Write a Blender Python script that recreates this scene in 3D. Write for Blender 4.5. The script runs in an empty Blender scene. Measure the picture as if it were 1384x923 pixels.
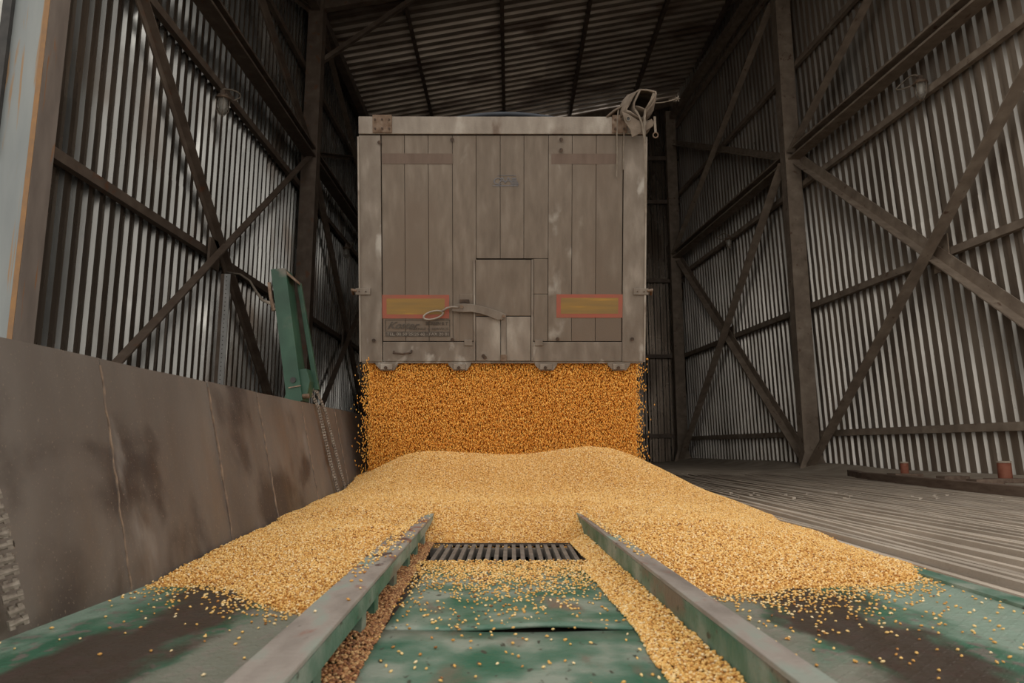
import bpy, math, random
import numpy as np
from mathutils import Vector, Matrix

# ------------------------------------------------------------------ camera, sky, exposure
scene = bpy.context.scene
COL = scene.collection
random.seed(7)
rng = np.random.default_rng(11)

cam_d = bpy.data.cameras.new('camera')
cam_d.sensor_width = 36.0
cam_d.lens = 24.01
cam_d.clip_start = 0.05
cam_d.clip_end = 200
cam_d.dof.use_dof = True
cam_d.dof.focus_distance = 5.6
cam_d.dof.aperture_fstop = 5.6
cam = bpy.data.objects.new('camera', cam_d)
COL.objects.link(cam)
cam.location = (0, 0, 0.5)
cam.rotation_euler = (math.radians(98.78), 0, math.radians(-0.12))
scene.camera = cam

world = bpy.data.worlds.new('overcast_sky')
scene.world = world
world.use_nodes = True
wn = world.node_tree
wn.nodes.clear()
w_out = wn.nodes.new('ShaderNodeOutputWorld')
w_bg = wn.nodes.new('ShaderNodeBackground')
w_tc = wn.nodes.new('ShaderNodeTexCoord')
w_sep = wn.nodes.new('ShaderNodeSeparateXYZ')
w_ramp = wn.nodes.new('ShaderNodeValToRGB')
w_ramp.color_ramp.elements[0].position = 0.0
w_ramp.color_ramp.elements[0].color = (0.90, 0.84, 0.76, 1)
w_ramp.color_ramp.elements[1].position = 1.0
w_ramp.color_ramp.elements[1].color = (1.0, 0.965, 0.90, 1)
wn.links.new(w_tc.outputs['Generated'], w_sep.inputs[0])
wn.links.new(w_sep.outputs['Z'], w_ramp.inputs[0])
wn.links.new(w_ramp.outputs[0], w_bg.inputs['Color'])
wn.links.new(w_bg.outputs[0], w_out.inputs[0])
w_bg.inputs['Strength'].default_value = 1.0

scene.view_settings.view_transform = 'Standard'
scene.view_settings.look = 'None'
scene.view_settings.gamma = 1.0
scene.view_settings.exposure = 0.55
scene.view_settings.use_curve_mapping = False

# ------------------------------------------------------------------ materials
def _n(nt, t, **kw):
    n = nt.nodes.new(t)
    for k, v in kw.items():
        setattr(n, k, v)
    return n

def material(name, stops, scale=(1, 1, 1), nscale=4.0, detail=6.0, metal=0.0, rough=0.6, bump=0.0,
             bump_scale=None, second=None, jitter=0.0, rough_amp=0.0, distort=0.0, coord='world', spec=0.5):
    """Colour ramp over a stretched noise; 'second' = (colour, nscale, scale, lo, hi[, metal]) patches on top."""
    m = bpy.data.materials.new(name)
    m.use_nodes = True
    nt = m.node_tree
    L = nt.links.new
    b = nt.nodes['Principled BSDF']
    if coord == 'world':
        g = _n(nt, 'ShaderNodeNewGeometry'); src = g.outputs['Position']
    else:
        g = _n(nt, 'ShaderNodeTexCoord'); src = g.outputs['Object']
    oi = _n(nt, 'ShaderNodeObjectInfo')
    def noise(sc, ns, det, dist=0.0):
        mp = _n(nt, 'ShaderNodeMapping'); mp.inputs['Scale'].default_value = sc
        L(src, mp.inputs['Vector'])
        no = _n(nt, 'ShaderNodeTexNoise'); no.inputs['Scale'].default_value = ns
        no.inputs['Detail'].default_value = det
        no.inputs['Distortion'].default_value = dist
        L(mp.outputs[0], no.inputs['Vector'])
        return no.outputs['Fac']
    fac = noise(scale, nscale, detail, distort)
    cr = _n(nt, 'ShaderNodeValToRGB')
    els = cr.color_ramp.elements
    while len(els) < len(stops):
        els.new(0.5)
    for e, (p, c) in zip(els, stops):
        e.position = p; e.color = (*c, 1)
    L(fac, cr.inputs[0])
    col = cr.outputs[0]
    b.inputs['Metallic'].default_value = metal
    b.inputs['Specular IOR Level'].default_value = spec
    for s in (second or []):
        c2, ns2, sc2, lo, hi = s[:5]
        f2 = noise(sc2, ns2, 5.0, 0.3)
        mr = _n(nt, 'ShaderNodeMapRange'); mr.inputs['From Min'].default_value = lo; mr.inputs['From Max'].default_value = hi
        mr.interpolation_type = 'SMOOTHSTEP'
        L(f2, mr.inputs['Value'])
        mx = _n(nt, 'ShaderNodeMix', data_type='RGBA')
        L(mr.outputs[0], mx.inputs['Factor']); L(col, mx.inputs['A']); mx.inputs['B'].default_value = (*c2, 1)
        col = mx.outputs['Result']
        if len(s) > 5:
            mm = _n(nt, 'ShaderNodeMapRange'); mm.inputs['To Min'].default_value = metal; mm.inputs['To Max'].default_value = s[5]
            L(mr.outputs[0], mm.inputs['Value']); L(mm.outputs[0], b.inputs['Metallic'])
    if jitter:
        hs = _n(nt, 'ShaderNodeHueSaturation')
        mr = _n(nt, 'ShaderNodeMapRange'); mr.inputs['To Min'].default_value = 1 - jitter; mr.inputs['To Max'].default_value = 1 + jitter
        L(oi.outputs['Random'], mr.inputs['Value']); L(mr.outputs[0], hs.inputs['Value']); L(col, hs.inputs['Color'])
        col = hs.outputs[0]
    L(col, b.inputs['Base Color'])
    if rough_amp:
        f3 = noise(scale, nscale * 2.3, 4.0)
        mr = _n(nt, 'ShaderNodeMapRange'); mr.inputs['From Min'].default_value = .3; mr.inputs['From Max'].default_value = .7
        mr.inputs['To Min'].default_value = max(rough - rough_amp, .05); mr.inputs['To Max'].default_value = min(rough + rough_amp, 1)
        L(f3, mr.inputs['Value']); L(mr.outputs[0], b.inputs['Roughness'])
    else:
        b.inputs['Roughness'].default_value = rough
    if bump:
        fb = noise((1, 1, 1), bump_scale or nscale * 4, 6.0)
        bp = _n(nt, 'ShaderNodeBump'); bp.inputs['Strength'].default_value = bump; bp.inputs['Distance'].default_value = 0.01
        L(fb, bp.inputs['Height']); L(bp.outputs[0], b.inputs['Normal'])
    return m

M = {}
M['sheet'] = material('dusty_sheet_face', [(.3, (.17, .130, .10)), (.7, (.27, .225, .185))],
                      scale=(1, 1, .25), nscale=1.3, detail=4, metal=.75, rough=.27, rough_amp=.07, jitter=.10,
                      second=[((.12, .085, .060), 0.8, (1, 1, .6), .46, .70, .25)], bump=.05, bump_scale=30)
M['sheet_lit_flank'] = material('lit_galvanised_flank', [(.3, (.165, .165, .158)), (.7, (.31, .31, .30))],
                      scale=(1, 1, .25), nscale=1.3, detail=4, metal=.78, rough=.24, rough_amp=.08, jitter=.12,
                      second=[((.12, .095, .075), 0.8, (1, 1, .6), .50, .70, .4), ((.62, .62, .60), .9, (1, .8, .5), .58, .72, .9)])  # sky light caught by the rib flanks is put into their colour
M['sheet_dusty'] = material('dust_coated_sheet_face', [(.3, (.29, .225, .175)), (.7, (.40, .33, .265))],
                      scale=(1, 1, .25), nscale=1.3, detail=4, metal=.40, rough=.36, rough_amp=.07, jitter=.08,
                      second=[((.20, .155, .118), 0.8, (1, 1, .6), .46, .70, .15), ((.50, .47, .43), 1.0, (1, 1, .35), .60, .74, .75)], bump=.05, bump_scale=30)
M['sheet_lit_flank_dusty'] = material('lit_dusty_flank', [(.3, (.30, .285, .26)), (.7, (.50, .48, .45))],
                      scale=(1, 1, .25), nscale=1.3, detail=4, metal=.55, rough=.33, rough_amp=.06, jitter=.08)  # right wall flanks: lighter tone stands in for sky light on them
M['roof'] = material('roof_sheet', [(.3, (.30, .245, .20)), (.7, (.50, .43, .37))], scale=(.2, 1, 1), nscale=3.0,
                     metal=.5, rough=.42, jitter=.15, second=[((.16, .11, .08), 1.2, (.3, 1, 1), .50, .66, .1)])
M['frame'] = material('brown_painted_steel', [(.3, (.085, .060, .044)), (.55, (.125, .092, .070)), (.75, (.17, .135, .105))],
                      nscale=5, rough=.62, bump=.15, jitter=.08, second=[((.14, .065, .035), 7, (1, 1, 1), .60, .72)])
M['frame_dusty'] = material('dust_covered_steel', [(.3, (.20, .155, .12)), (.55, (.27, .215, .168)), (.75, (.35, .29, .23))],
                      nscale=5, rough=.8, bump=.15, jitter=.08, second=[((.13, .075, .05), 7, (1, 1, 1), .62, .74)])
M['jamb_blue'] = material('grey_blue_paint', [(.3, (.19, .21, .215)), (.7, (.25, .27, .265))], scale=(1, 1, .2), nscale=5, rough=.5,
                          second=[((.27, .17, .09), 14, (1.2, 1, .06), .60, .68)])
M['rust_edge'] = material('rusted_edge', [(.3, (.30, .16, .065)), (.7, (.22, .13, .07))], nscale=12, rough=.8)
M['jamb_brown'] = material('dusty_primer', [(.3, (.18, .145, .125)), (.7, (.26, .215, .185))], scale=(1, 1, .3), nscale=6, rough=.7,
                           second=[((.30, .15, .07), 9, (1, 1, .12), .62, .68)])
M['dark'] = material('dark_rubber', [(.3, (.02, .02, .02)), (.7, (.045, .042, .04))], nscale=10, rough=.7)
M['white_strip'] = material('weathered_white', [(.3, (.45, .45, .43)), (.7, (.65, .65, .62))], nscale=20, rough=.7)
M['plate'] = material('worn_steel_plate', [(.3, (.130, .108, .094)), (.55, (.175, .150, .132)), (.75, (.215, .188, .165))],
                      scale=(1, 1, .35), nscale=2.6, metal=.25, rough=.52, rough_amp=.10, bump=.12, bump_scale=40,
                      second=[((.070, .055, .050), 1.5, (1, 1, .9), .48, .60), ((.26, .21, .17), 120, (1, 1, .9), .62, .72), ((.24, .22, .205), 3.2, (1, 1, .3), .64, .76)])
M['weld'] = material('rusty_weld', [(.35, (.26, .18, .125)), (.65, (.13, .095, .075))], nscale=25, rough=.85, bump=.5, bump_scale=90)
M['green'] = material('green_machine_paint', [(.3, (.010, .042, .024)), (.55, (.018, .064, .038)), (.75, (.035, .09, .055))],
                      nscale=5, rough=.55, bump=.1, second=[((.13, .11, .09), 3.5, (1, 1, 1), .58, .72)])
M['green_worn'] = material('worn_green_paint', [(.36, (.035, .13, .08)), (.50, (.12, .20, .15)), (.62, (.26, .30, .25))],
                           nscale=5, detail=12, rough=.55, bump=.35, bump_scale=60,
                           second=[((.17, .13, .10), 5, (1, .5, 1), .54, .66), ((.055, .06, .045), 34, (1, .5, 1), .62, .70)])
M['cap'] = material('scuffed_rail_cap', [(.3, (.19, .16, .14)), (.5, (.31, .27, .24)), (.68, (.24, .33, .28))], scale=(1, .35, 1),
                    nscale=9, rough=.6, bump=.3, bump_scale=70, second=[((.24, .10, .07), 10, (1, .5, 1), .60, .70), ((.08, .045, .04), 13, (1, .5, 1), .64, .70)])
M['grate'] = material('dusty_grate_steel', [(.3, (.32, .27, .22)), (.55, (.44, .375, .31)), (.75, (.54, .47, .395))], scale=(1, .3, 1),
                      nscale=5, rough=.8, bump=.3, bump_scale=80, jitter=.12)
M['grate_dark'] = material('dark_grate_steel', [(.3, (.15, .13, .115)), (.7, (.27, .24, .21))], nscale=14, rough=.6, metal=.3)
M['dust'] = material('grain_dust', [(.3, (.29, .24, .19)), (.55, (.39, .33, .265)), (.75, (.48, .415, .34))], nscale=2.2, detail=9, rough=.95,
                     bump=.6, bump_scale=45)
M['pit'] = material('dark_pit_steel', [(.3, (.04, .03, .025)), (.7, (.09, .065, .05))], nscale=6, rough=.8)
M['ground'] = material('yard_concrete', [(.3, (.20, .18, .16)), (.7, (.32, .30, .27))], nscale=1.5, rough=.9)
M['alu'] = material('dusty_aluminium', [(.3, (.140, .108, .081)), (.55, (.175, .138, .106)), (.75, (.215, .175, .139))],
                    scale=(1, 1, .14), nscale=16, rough=.62, metal=.2, jitter=.04, bump=.1, bump_scale=90,
                    second=[((.15, .112, .083), 1.4, (1, 1, .6), .50, .68), ((.36, .32, .27), 3.0, (1, 1, .5), .66, .80)])
M['alu_scuffed'] = material('wiped_aluminium', [(.3, (.140, .108, .081)), (.55, (.175, .138, .106)), (.75, (.215, .175, .139))],
                    scale=(1, 1, .14), nscale=16, rough=.6, metal=.2, bump=.1, bump_scale=90, second=[((.33, .30, .26), 4.0, (1.6, 1, 1.0), .52, .76)])
M['alu_light'] = material('scuffed_aluminium', [(.3, (.19, .155, .125)), (.55, (.28, .24, .20)), (.75, (.42, .38, .33))],
                          scale=(1, 1, .35), nscale=7, rough=.55, metal=.3, jitter=.05, bump=.15, bump_scale=60,
                          second=[((.14, .10, .075), 3.5, (1, 1, .6), .54, .68)])
M['alu_frame'] = material('dusty_frame', [(.3, (.150, .119, .093)), (.55, (.20, .165, .133)), (.75, (.28, .24, .20))],
                          scale=(1, 1, .3), nscale=11, rough=.58, metal=.3, bump=.12, bump_scale=70, jitter=.04,
                          second=[((.38, .35, .31), 4.5, (1, 1, .5), .62, .72)])
M['joint'] = material('dark_joint', [(.3, (.035, .026, .02)), (.7, (.06, .045, .035))], nscale=8, rough=.9)
M['rusty'] = material('rusty_hardware', [(.3, (.10, .055, .03)), (.55, (.19, .13, .09)), (.75, (.27, .215, .17))], nscale=18, rough=.7, metal=.3)
M['black_rust'] = material('dark_bolt', [(.3, (.03, .018, .012)), (.7, (.09, .055, .035))], nscale=30, rough=.8)
M['red_tape'] = material('dusty_red_reflector', [(.3, (.33, .075, .045)), (.7, (.24, .085, .05))], nscale=8, rough=.45)
M['yellow_tape'] = material('dusty_amber_reflector', [(.35, (.20, .125, .04)), (.6, (.26, .15, .035)), (.78, (.50, .26, .03))],
                            scale=(.25, 1, 3), nscale=7, rough=.4)
M['faded_tape'] = material('faded_tape', [(.3, (.110, .072, .052)), (.7, (.145, .10, .075))], scale=(1, 1, .2), nscale=14, rough=.7)
M['ink'] = material('faded_black_print', [(.3, (.045, .033, .026)), (.7, (.10, .08, .062))], nscale=40, rough=.7)
M['print_pale'] = material('pale_print', [(.3, (.22, .19, .155)), (.7, (.30, .265, .225))], nscale=40, rough=.7)
M['blue_ink'] = material('faded_blue_print', [(.3, (.115, .115, .13)), (.7, (.165, .15, .145))], nscale=50, rough=.7)
M['tarp'] = material('dusty_canvas', [(.3, (.10, .075, .055)), (.55, (.17, .132, .10)), (.75, (.23, .185, .145))], nscale=9, rough=.9, bump=.3, bump_scale=60)
M['strap'] = material('webbing', [(.3, (.15, .12, .09)), (.7, (.24, .20, .16))], nscale=20, rough=.9)
M['hose'] = material('blue_grey_hose', [(.3, (.018, .022, .030)), (.7, (.03, .036, .048))], nscale=9, rough=.6)
M['chain'] = material('dust_caked_chain', [(.3, (.14, .11, .088)), (.55, (.25, .21, .17)), (.75, (.38, .33, .28))], nscale=31, rough=.85, bump=.4, bump_scale=120)
M['red_pipe'] = material('red_oxide_pipe', [(.3, (.20, .055, .03)), (.7, (.27, .10, .06))], nscale=14, rough=.75)
M['wood'] = material('dusty_timber', [(.3, (.11, .07, .05)), (.7, (.20, .145, .11))], scale=(2, .3, 2), nscale=8, rough=.85, bump=.3)
M['galv'] = material('bright_galvanised', [(.3, (.45, .46, .46)), (.7, (.65, .66, .66))], scale=(1, 1, .3), nscale=14, rough=.4, metal=.7)
M['tyre'] = material('tyre_rubber', [(.3, (.02, .018, .016)), (.7, (.05, .042, .036))], nscale=8, rough=.85)

def glass_mat():
    m = bpy.data.materials.new('dusty_lamp_glass'); m.use_nodes = True
    b = m.node_tree.nodes['Principled BSDF']
    b.inputs['Base Color'].default_value = (.62, .58, .52, 1)
    b.inputs['Roughness'].default_value = .22
    b.inputs['Transmission Weight'].default_value = .75
    b.inputs['IOR'].default_value = 1.45
    return m
M['glass'] = glass_mat()

def checker_mat():
    """painted tread plate: raised lugs as fine relief, paint worn by traffic in lengthwise tracks"""
    m = material('green_tread_plate', [(.32, (.022, .11, .062)), (.50, (.05, .145, .09)), (.68, (.13, .20, .15))], nscale=4.5, detail=8,
                 rough=.5, rough_amp=.12, scale=(1, .6, 1),
                 second=[((.15, .14, .12), 24, (1, .6, 1), .52, .62)])
    nt0 = m.node_tree; bs = nt0.nodes['Principled BSDF']; Lk = nt0.links.new
    col = bs.inputs['Base Color'].links[0].from_socket
    gp = _n(nt0, 'ShaderNodeNewGeometry'); sx = _n(nt0, 'ShaderNodeSeparateXYZ'); Lk(gp.outputs['Position'], sx.inputs[0])
    ab = _n(nt0, 'ShaderNodeMath', operation='ABSOLUTE'); Lk(sx.outputs['X'], ab.inputs[0])
    mp = _n(nt0, 'ShaderNodeMapping'); mp.inputs['Scale'].default_value = (1, .45, 1); Lk(gp.outputs['Position'], mp.inputs['Vector'])
    for c_, centre, half, ns, amp, mx_ in (((.23, .215, .18), .66, .13, 9, .5, .8), ((.055, .034, .026), .97, .15, 6, .42, .95), ((.27, .35, .29), 1.52, .27, 8, .35, .85)):
        no = _n(nt0, 'ShaderNodeTexNoise'); no.inputs['Scale'].default_value = ns; no.inputs['Detail'].default_value = 8; Lk(mp.outputs[0], no.inputs['Vector'])
        su = _n(nt0, 'ShaderNodeMath', operation='SUBTRACT'); Lk(ab.outputs[0], su.inputs[0]); su.inputs[1].default_value = centre
        a2 = _n(nt0, 'ShaderNodeMath', operation='ABSOLUTE'); Lk(su.outputs[0], a2.inputs[0])
        ma = _n(nt0, 'ShaderNodeMath', operation='MULTIPLY_ADD'); Lk(no.outputs['Fac'], ma.inputs[0]); ma.inputs[1].default_value = -amp; Lk(a2.outputs[0], ma.inputs[2])
        mr = _n(nt0, 'ShaderNodeMapRange'); mr.interpolation_type = 'SMOOTHSTEP'; Lk(ma.outputs[0], mr.inputs['Value'])
        mr.inputs['From Min'].default_value = half - amp * .5 + .05; mr.inputs['From Max'].default_value = half - amp * .5 - .05
        mr.inputs['To Min'].default_value = 0; mr.inputs['To Max'].default_value = mx_
        mx = _n(nt0, 'ShaderNodeMix', data_type='RGBA'); Lk(mr.outputs[0], mx.inputs['Factor']); Lk(col, mx.inputs['A']); mx.inputs['B'].default_value = (*c_, 1)
        col = mx.outputs['Result']
    Lk(col, bs.inputs['Base Color'])
    nt = m.node_tree; L = nt.links.new; b = nt.nodes['Principled BSDF']
    g = _n(nt, 'ShaderNodeNewGeometry')
    outs = []
    for ang, off in ((45, 0.0), (-45, 0.0125)):
        mp = _n(nt, 'ShaderNodeMapping'); mp.vector_type = 'TEXTURE'
        mp.inputs['Rotation'].default_value = (0, 0, math.radians(ang))
        mp.inputs['Location'].default_value = (off, off * .4, 0)
        L(g.outputs['Position'], mp.inputs['Vector'])
        sp = _n(nt, 'ShaderNodeSeparateXYZ'); L(mp.outputs[0], sp.inputs[0])
        pr = []
        for ax, per, half in (('X', .036, .0085), ('Y', .036, .0032)):
            wv = _n(nt, 'ShaderNodeMath', operation='PINGPONG'); wv.inputs[1].default_value = per / 2
            L(sp.outputs[ax], wv.inputs[0])
            mr = _n(nt, 'ShaderNodeMapRange'); mr.interpolation_type = 'SMOOTHSTEP'
            mr.inputs['From Min'].default_value = half * 1.5; mr.inputs['From Max'].default_value = half * .6
            L(wv.outputs[0], mr.inputs['Value']); pr.append(mr.outputs[0])
        mu = _n(nt, 'ShaderNodeMath', operation='MULTIPLY'); L(pr[0], mu.inputs[0]); L(pr[1], mu.inputs[1]); outs.append(mu.outputs[0])
    ad = _n(nt, 'ShaderNodeMath', operation='MAXIMUM'); L(outs[0], ad.inputs[0]); L(outs[1], ad.inputs[1])
    gn_ = _n(nt, 'ShaderNodeTexNoise'); gn_.inputs['Scale'].default_value = 38; gn_.inputs['Detail'].default_value = 5; L(g.outputs['Position'], gn_.inputs['Vector'])
    mm_ = _n(nt, 'ShaderNodeMath', operation='MULTIPLY_ADD'); L(ad.outputs[0], mm_.inputs[0]); mm_.inputs[1].default_value = .16; L(gn_.outputs['Fac'], mm_.inputs[2])
    bp = _n(nt, 'ShaderNodeBump'); bp.inputs['Strength'].default_value = .9; bp.inputs['Distance'].default_value = .006
    L(mm_.outputs[0], bp.inputs['Height']); L(bp.outputs[0], b.inputs['Normal'])
    return m
M['checker'] = checker_mat()

def kernel_mat(name, stops, sat=1.0):
    m = bpy.data.materials.new(name); m.use_nodes = True
    nt = m.node_tree; L = nt.links.new; b = nt.nodes['Principled BSDF']
    oi = _n(nt, 'ShaderNodeObjectInfo')
    cr = _n(nt, 'ShaderNodeValToRGB'); els = cr.color_ramp.elements
    while len(els) < len(stops): els.new(.5)
    for e, (p, c) in zip(els, stops):
        e.position = p; e.color = (*c, 1)
    cr.color_ramp.interpolation = 'LINEAR'
    L(oi.outputs['Random'], cr.inputs[0]); L(cr.outputs[0], b.inputs['Base Color'])
    b.inputs['Roughness'].default_value = .55
    return m
M['kernel'] = kernel_mat('maize_kernel', [(0, (.20, .08, .03)), (.035, (.50, .22, .05)), (.25, (.73, .40, .10)), (.6, (.85, .53, .17)), (.85, (.90, .64, .28)), (1, (.94, .76, .48))])
M['kernel_fall'] = kernel_mat('shade_tinted_maize_kernel', [(0, (.70, .28, .04)), (.3, (.82, .37, .05)), (.7, (.90, .45, .075)), (1, (.94, .58, .16))])  # orange cast of grain in the trailer's shade, put into the kernel colour
M['kernel_old'] = kernel_mat('dirty_maize_kernel', [(0, (.12, .045, .02)), (.3, (.30, .12, .045)), (.7, (.46, .23, .09)), (1, (.66, .42, .20))])
M['grain_base'] = material('packed_maize', [(.3, (.45, .20, .045)), (.7, (.68, .36, .09))], nscale=90, rough=.8, bump=1.0, bump_scale=110)
M['grain_fall_base'] = material('falling_maize_body', [(.35, (.70, .29, .04)), (.65, (.84, .39, .06))], scale=(1, 1, .35), nscale=60, rough=.8, bump=1.0, bump_scale=90)  # same shaded orange cast painted into the body of the curtain

# ------------------------------------------------------------------ mesh helpers
class MB:
    def __init__(self): self.v = []; self.f = []
    def add(self, vs, fs):
        o = len(self.v); self.v += [tuple(p) for p in vs]; self.f += [tuple(i + o for i in f) for f in fs]; return self
    def box(self, a, b, mat=None):
        (x0, y0, z0), (x1, y1, z1) = a, b
        vs = [Vector(p) for p in ((x0, y0, z0), (x1, y0, z0), (x1, y1, z0), (x0, y1, z0), (x0, y0, z1), (x1, y0, z1), (x1, y1, z1), (x0, y1, z1))]
        if mat: vs = [mat @ p for p in vs]
        return self.add(vs, [(0, 3, 2, 1), (4, 5, 6, 7), (0, 1, 5, 4), (1, 2, 6, 5), (2, 3, 7, 6), (3, 0, 4, 7)])
    def bar(self, p0, p1, w, h, up=(0, 0, 1)):
        """rectangular bar p0-p1, w across, h along up"""
        return self.prism(p0, p1, [(-w / 2, -h / 2), (w / 2, -h / 2), (w / 2, h / 2), (-w / 2, h / 2)], up)
    def prism(self, p0, p1, prof, up=(0, 0, 1)):
        p0, p1, up = Vector(p0), Vector(p1), Vector(up)
        d = (p1 - p0).normalized(); s = d.cross(up).normalized(); u = s.cross(d).normalized()
        n = len(prof)
        vs = [p0 + s * a + u * b for a, b in prof] + [p1 + s * a + u * b for a, b in prof]
        fs = [(i, (i + 1) % n, n + (i + 1) % n, n + i) for i in range(n)]
        fs += [tuple(range(n))[::-1], tuple(range(n, 2 * n))]
        return self.add(vs, fs)
    def tube(self, pts, r, seg=8, closed=False):
        pts = [Vector(p) for p in pts]; n = len(pts); vs = []; prev = None
        for i, p in enumerate(pts):
            if closed: t = (pts[(i + 1) % n] - pts[i - 1]).normalized()
            else: t = (pts[min(i + 1, n - 1)] - pts[max(i - 1, 0)]).normalized()
            if prev is None:
                a = Vector((0, 0, 1)) if abs(t.z) < .9 else Vector((1, 0, 0)); u = t.cross(a).normalized()
            else:
                u = (prev - t * prev.dot(t)).normalized()
            prev = u; w = t.cross(u); rr = r[i] if isinstance(r, (list, tuple)) else r
            vs += [p + (u * math.cos(2 * math.pi * k / seg) + w * math.sin(2 * math.pi * k / seg)) * rr for k in range(seg)]
        fs = []
        for i in range(n if closed else n - 1):
            a, b = i * seg, ((i + 1) % n) * seg
            fs += [(a + k, a + (k + 1) % seg, b + (k + 1) % seg, b + k) for k in range(seg)]
        if not closed: fs += [tuple(range(seg))[::-1], tuple(range((n - 1) * seg, n * seg))]
        return self.add(vs, fs)
    def lathe(self, prof, c=(0, 0, 0), seg=20, axis='z'):
        vs = []; c = Vector(c)
        for r, z in prof:
            for k in range(seg):
                a = 2 * math.pi * k / seg; q = (r * math.cos(a), r * math.sin(a), z)
                if axis == 'y': q = (q[0], q[2], q[1])
                if axis == 'x': q = (q[2], q[0], q[1])
                vs.append(c + Vector(q))
        fs = []
        for i in range(len(prof) - 1):
            a, b = i * seg, (i + 1) * seg
            fs += [(a + k, a + (k + 1) % seg, b + (k + 1) % seg, b + k) for k in range(seg)]
        fs += [tuple(range(seg))[::-1], tuple(range((len(prof) - 1) * seg, len(prof) * seg))]
        return self.add(vs, fs)
    def slab(self, poly, y0, y1):
        """polygon in XZ extruded from y0 to y1"""
        n = len(poly); vs = [(x, y0, z) for x, z in poly] + [(x, y1, z) for x, z in poly]
        fs = [(i, (i + 1) % n, n + (i + 1) % n, n + i) for i in range(n)] + [tuple(range(n))[::-1], tuple(range(n, 2 * n))]
        return self.add(vs, fs)
    def ribbon(self, path, y0, y1, th, wob=0.0):
        """thick band following an XZ path, extruded along Y"""
        P = [Vector((x, 0, z)) for x, z in path]; n = len(P); vs = []
        cols = 5
        for i, p in enumerate(P):
            t = (P[min(i + 1, n - 1)] - P[max(i - 1, 0)]).normalized(); nn = Vector((-t.z, 0, t.x))
            for k in range(cols):
                yy = y0 + (y1 - y0) * k / (cols - 1); w = wob * math.sin(i * 1.9 + k * 1.3)
                for s in (-1, 1): vs.append(p + nn * (s * th / 2 + w) + Vector((0, yy, 0)))
        fs = []
        R = cols * 2
        for i in range(n - 1):
            for k in range(cols - 1):
                a = i * R + k * 2; b = (i + 1) * R + k * 2
                fs += [(a, a + 2, b + 2, b), (a + 1, b + 1, b + 3, a + 3)]
            a = i * R; b = (i + 1) * R; fs.append((a, b, b + 1, a + 1)); a += R - 2; b += R - 2; fs.append((a, a + 1, b + 1, b))
        for i in (0, n - 1):
            for k in range(cols - 1):
                a = i * R + k * 2; fs.append((a, a + 1, a + 3, a + 2))
        return self.add(vs, fs)
    def loft(self, A, B, y0, y1, th, wob=.004):
        """cloth between two XZ paths of equal length at depths y0 and y1"""
        n = len(A); cols = 6; vs = []
        for i in range(n):
            a, b = Vector((A[i][0], y0, A[i][1])), Vector((B[i][0], y1, B[i][1]))
            t = Vector((A[min(i + 1, n - 1)][0] - A[max(i - 1, 0)][0], 0, A[min(i + 1, n - 1)][1] - A[max(i - 1, 0)][1])).normalized()
            nn = Vector((-t.z, 0, t.x))
            for k in range(cols):
                p = a.lerp(b, k / (cols - 1)) + nn * wob * math.sin(i * 2.1 + k * 1.7)
                vs += [p - nn * th / 2, p + nn * th / 2]
        fs = []; R = cols * 2
        for i in range(n - 1):
            for k in range(cols - 1):
                a = i * R + k * 2; b = a + R
                fs += [(a, a + 2, b + 2, b), (a + 1, b + 1, b + 3, a + 3)]
            a = i * R; b = a + R; fs += [(a, b, b + 1, a + 1), (a + R - 2, a + R - 1, b + R - 1, b + R - 2)]
        for i in (0, n - 1):
            for k in range(cols - 1):
                a = i * R + k * 2; fs.append((a, a + 1, a + 3, a + 2))
        return self.add(vs, fs)
    def mesh(self, name, mat, smooth=False):
        me = bpy.data.meshes.new(name); me.from_pydata(self.v, [], self.f); me.validate(); me.update()
        if mat: me.materials.append(mat)
        import bmesh
        bm = bmesh.new(); bm.from_mesh(me); bmesh.ops.recalc_face_normals(bm, faces=bm.faces); bm.to_mesh(me); bm.free()
        if smooth: me.polygons.foreach_set('use_smooth', [True] * len(me.polygons))
        return me
    def build(self, name, mat, parent=None, smooth=False, bevel=0.0):
        o = bpy.data.objects.new(name, self.mesh(name, mat, smooth)); COL.objects.link(o)
        if parent: o.parent = parent
        if bevel:
            md = o.modifiers.new('bevel', 'BEVEL'); md.width = bevel; md.segments = 2; md.limit_method = 'ANGLE'
        return o

def put(name, me, parent=None, loc=(0, 0, 0), rot=(0, 0, 0), scale=(1, 1, 1)):
    o = bpy.data.objects.new(name, me); COL.objects.link(o)
    o.parent = parent; o.location = loc; o.rotation_euler = rot; o.scale = scale
    return o
def empty(name, loc=(0, 0, 0), rot=(0, 0, 0), parent=None):
    o = bpy.data.objects.new(name, None); COL.objects.link(o); o.empty_display_size = .1
    o.location = loc; o.rotation_euler = rot; o.parent = parent
    return o
def tag(o, label, cat, group=None, kind=None):
    o['label'] = label; o['category'] = cat
    if group: o['group'] = group
    if kind: o['kind'] = kind
    return o
def structure(name, label=None):
    o = empty(name); o['kind'] = 'structure'
    if label: o['label'] = label
    return o

# ------------------------------------------------------------------ building dimensions
LX = -4.78            # left sheet line
LC = -4.42            # left column centre
Y0, Y1 = 5.95, 22.8   # entrance and back wall
KR = -0.086           # the right wall closes in towards the back
def RX(y): return 6.62 + KR * (y - 14.4)       # right sheet line
def RC(y): return 6.27 + KR * (y - 14.4)       # right column centre
ROOF_L, ROOF_R = 10.75, 12.95
def roof_z(x): return ROOF_L + (x - LX) / (6.6 - LX) * (ROOF_R - ROOF_L)
PITCH, NP, TH = 0.21, 5, 4.2
SW = PITCH * NP

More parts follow.
